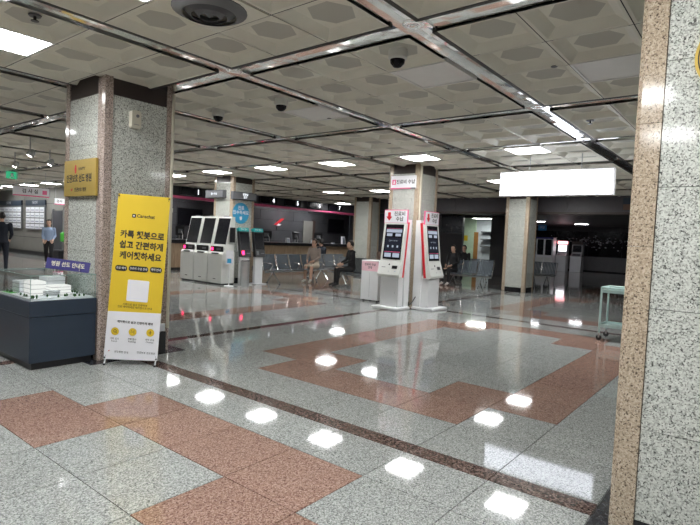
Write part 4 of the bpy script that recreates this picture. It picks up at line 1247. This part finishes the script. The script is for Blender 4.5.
    for a, b, c in chain:
        A, B = Vector(verts[ids[a]]), Vector(verts[ids[b]])
        if c == 'leg' and cloth.get('bare_calf') and a.startswith('kn'): c = 'skin'
        if c == 'top' and cloth.get('bare_arm') and a.startswith('el'): c = 'skin'
        S.append((A, B-A, max((B-A).length_squared, 1e-9), reg[c]))
    npoly = len(fin.polygons)
    cen_ = np.empty(npoly*3); fin.polygons.foreach_get('center', cen_); cen_ = cen_.reshape(-1, 3)
    best = np.full(npoly, 9.0); bi = np.zeros(npoly, dtype=np.int32)
    for A, D, L2, k in S:
        A, D = np.array(A), np.array(D)
        tq = np.clip((cen_-A) @ D/L2, 0, 1)
        dd = ((cen_-A-tq[:, None]*D)**2).sum(1)
        w_ = dd < best; best[w_] = dd[w_]; bi[w_] = k
    hn = np.array(hd)
    bi[(np.linalg.norm(cen_-hn, axis=1) < .15) & (cen_[:, 2] > hn[2]-.13)] = 0
    fin.polygons.foreach_set('material_index', bi)
    fin.polygons.foreach_set('use_smooth', np.ones(npoly, dtype=bool))
    t = thing('person', label, 'person', loc, rz, 'people in the hall')
    fin.name = 'body'
    body = bpy.data.objects.new('body', fin); link(body, t)
    # hair
    bm = bmesh.new()
    g = bmesh.ops.create_icosphere(bm, subdivisions=3, radius=1.0)
    hm = Matrix.Translation(hd) @ look
    for v in g['verts']:
        v.co = Vector((v.co.x*.110-.012, v.co.y*.088, v.co.z*.115+.038))
    kill = [v for v in bm.verts if (v.co.x > .045 and v.co.z < .085) or (v.co.z < -.03 and v.co.x > -.04) or v.co.z < -.055]
    bmesh.ops.delete(bm, geom=kill, context='VERTS')
    if hair_long:
        g = bmesh.ops.create_icosphere(bm, subdivisions=2, radius=1.0)
        for v in g['verts']: v.co = Vector((v.co.x*.05-.07, v.co.y*.082, v.co.z*.16-.07))
    bmesh.ops.transform(bm, matrix=hm, verts=bm.verts)
    hme = bpy.data.meshes.new('hair'); bm.to_mesh(hme); bm.free(); hme.materials.append(MAT[hair])
    for p in hme.polygons: p.use_smooth = True
    ho = bpy.data.objects.new('hair', hme); so = ho.modifiers.new('thick', 'SOLIDIFY'); so.thickness = .008; link(ho, t)
    for s_ in (-1, 1):
        o = MB().lathe([(.002, -.006), (.008, -.003), (.008, .003), (.002, .006)], 8).build('eye', 'ink', t); o.matrix_local = hm @ Matrix.Translation((.088, s_*.032, .01)) @ Matrix.Rotation(R_(90), 4, 'Y')
    o = MB().box((-.004, -.022, -.004), (.004, .022, .004)).build('mouth', 'pink', t, bev=.002); o.matrix_local = hm @ Matrix.Translation((.086, 0, -.065))
    return t
J_look = {}
def standing(h=1.72, stride=0.0, arm=(0, 0), female=False):
    k = h/1.72; sw = .17 if female else .20
    J = {'pelvis': ((0, 0, .93), (.165, .115)), 'waist': ((0, 0, 1.10), (.15, .105)), 'chest': ((.0, 0, 1.33), (.18, .12)), 'neck': ((0, 0, 1.47), .055), 'head0': ((.015, 0, 1.54), .052), 'head1': ((.025, 0, 1.61), .06)}
    for s, y in (('L', 1), ('R', -1)):
        f = stride*y
        ar = arm[0] if s == 'L' else arm[1]
        J['sh'+s] = ((0, y*sw, 1.40), .062); J['el'+s] = ((-.04, y*(sw+.035), 1.13), .05)
        J['wr'+s] = ((.03+ar*.20, y*(sw+.03-ar*.06), .90+ar*.16), .035); J['palm'+s] = ((.05+ar*.28, y*(sw+.03-ar*.08), .82+ar*.20), .032)
        J['hip'+s] = ((0, y*.09, .88), .10); J['kn'+s] = ((.02+f*.5, y*.10, .48), .066); J['an'+s] = ((-.03+f, y*.10, .085), .046); J['toe'+s] = ((.13+f, y*.115, .04), .038)
    return {n: ((p[0]*k, p[1]*k, p[2]*k), r) for n, (p, r) in J.items()}
def seated(lean=0.0, knee=.46, sep=.11, sw=.19):
    J = {'pelvis': ((0, 0, .56), (.165, .12)), 'waist': ((.0+lean*.3, 0, .74), (.15, .11)), 'chest': ((lean*.7, 0, .97), (.175, .115)), 'neck': ((lean, 0, 1.12), .055), 'head0': ((lean+.02, 0, 1.18), .052), 'head1': ((lean+.04, 0, 1.25), .06)}
    for s, y in (('L', 1), ('R', -1)):
        J['sh'+s] = ((lean*.85, y*sw, 1.05), .06); J['el'+s] = ((.06+lean, y*(sw+.05), .80), .045); J['wr'+s] = ((.28+lean, y*.12, .70), .032); J['palm'+s] = ((.35+lean, y*.08, .67), (.032))
        J['hip'+s] = ((.04, y*.10, .53), .095); J['kn'+s] = ((knee, y*sep, .52), .066); J['an'+s] = ((knee+.03, y*sep, .09), .045); J['toe'+s] = ((knee+.18, y*(sep+.02), .04), .038)
    return J
L1 = 'person in a dark suit seen from behind at the left edge'
person(L1, (5.60, 17.45, 0), R_(75), standing(1.74, .05, (0.1, .5)), dict(top='cloth_navy', leg='cloth_navy', shoe='black'), 'hair_black')
L2 = 'person in a light blue jacket and black trousers walking in the corridor'
person(L2, (8.0, 20.3, 0), R_(-120), standing(1.62, .16, (.6, .5), True), dict(top='cloth_blue', leg='cloth_black', shoe='shoe_white'), 'hair_black', True)
L3 = 'seated person in beige clothes and pale shoes on the slate bench'
J_look[L3] = R_(-20)
person(L3, (12.55, 11.42, 0), R_(-162), seated(.05, .46, .10, .16), dict(top='cloth_taupe', leg='cloth_beige', shoe='shoe_white', bare_calf=True), 'hair_brown')
L4 = 'seated person in black facing left beside the white cabinet'
person(L4, (12.42, 9.78, 0), R_(150), seated(.04), dict(top='cloth_black', leg='cloth_black', shoe='black'), 'hair_black')
L5 = 'seated person with dark hair seen behind the grey bench by the counter'
person(L5, (14.3, 12.7, 0), R_(90), seated(.0), dict(top='cloth_navy', leg='cloth_black', shoe='black'), 'hair_black')
L6 = 'seated person with brown hair mostly hidden behind the white cabinet'
person(L6, (12.95, 9.05, 0), R_(-20), seated(.0), dict(top='cloth_brown', leg='cloth_black', shoe='black'), 'hair_brown', True)
L7 = 'seated person in dark clothes just right of the right kiosk'
person(L7, (16.5, 8.48, 0), R_(175), seated(.03), dict(top='cloth_black', leg='cloth_black', shoe='shoe_white'), 'hair_black')
L8 = 'seated person in dark clothes farther back before the lit room'
person(L8, (18.75, 9.2, 0), R_(185), seated(.0), dict(top='cloth_black', leg='cloth_black', shoe='black'), 'hair_black')
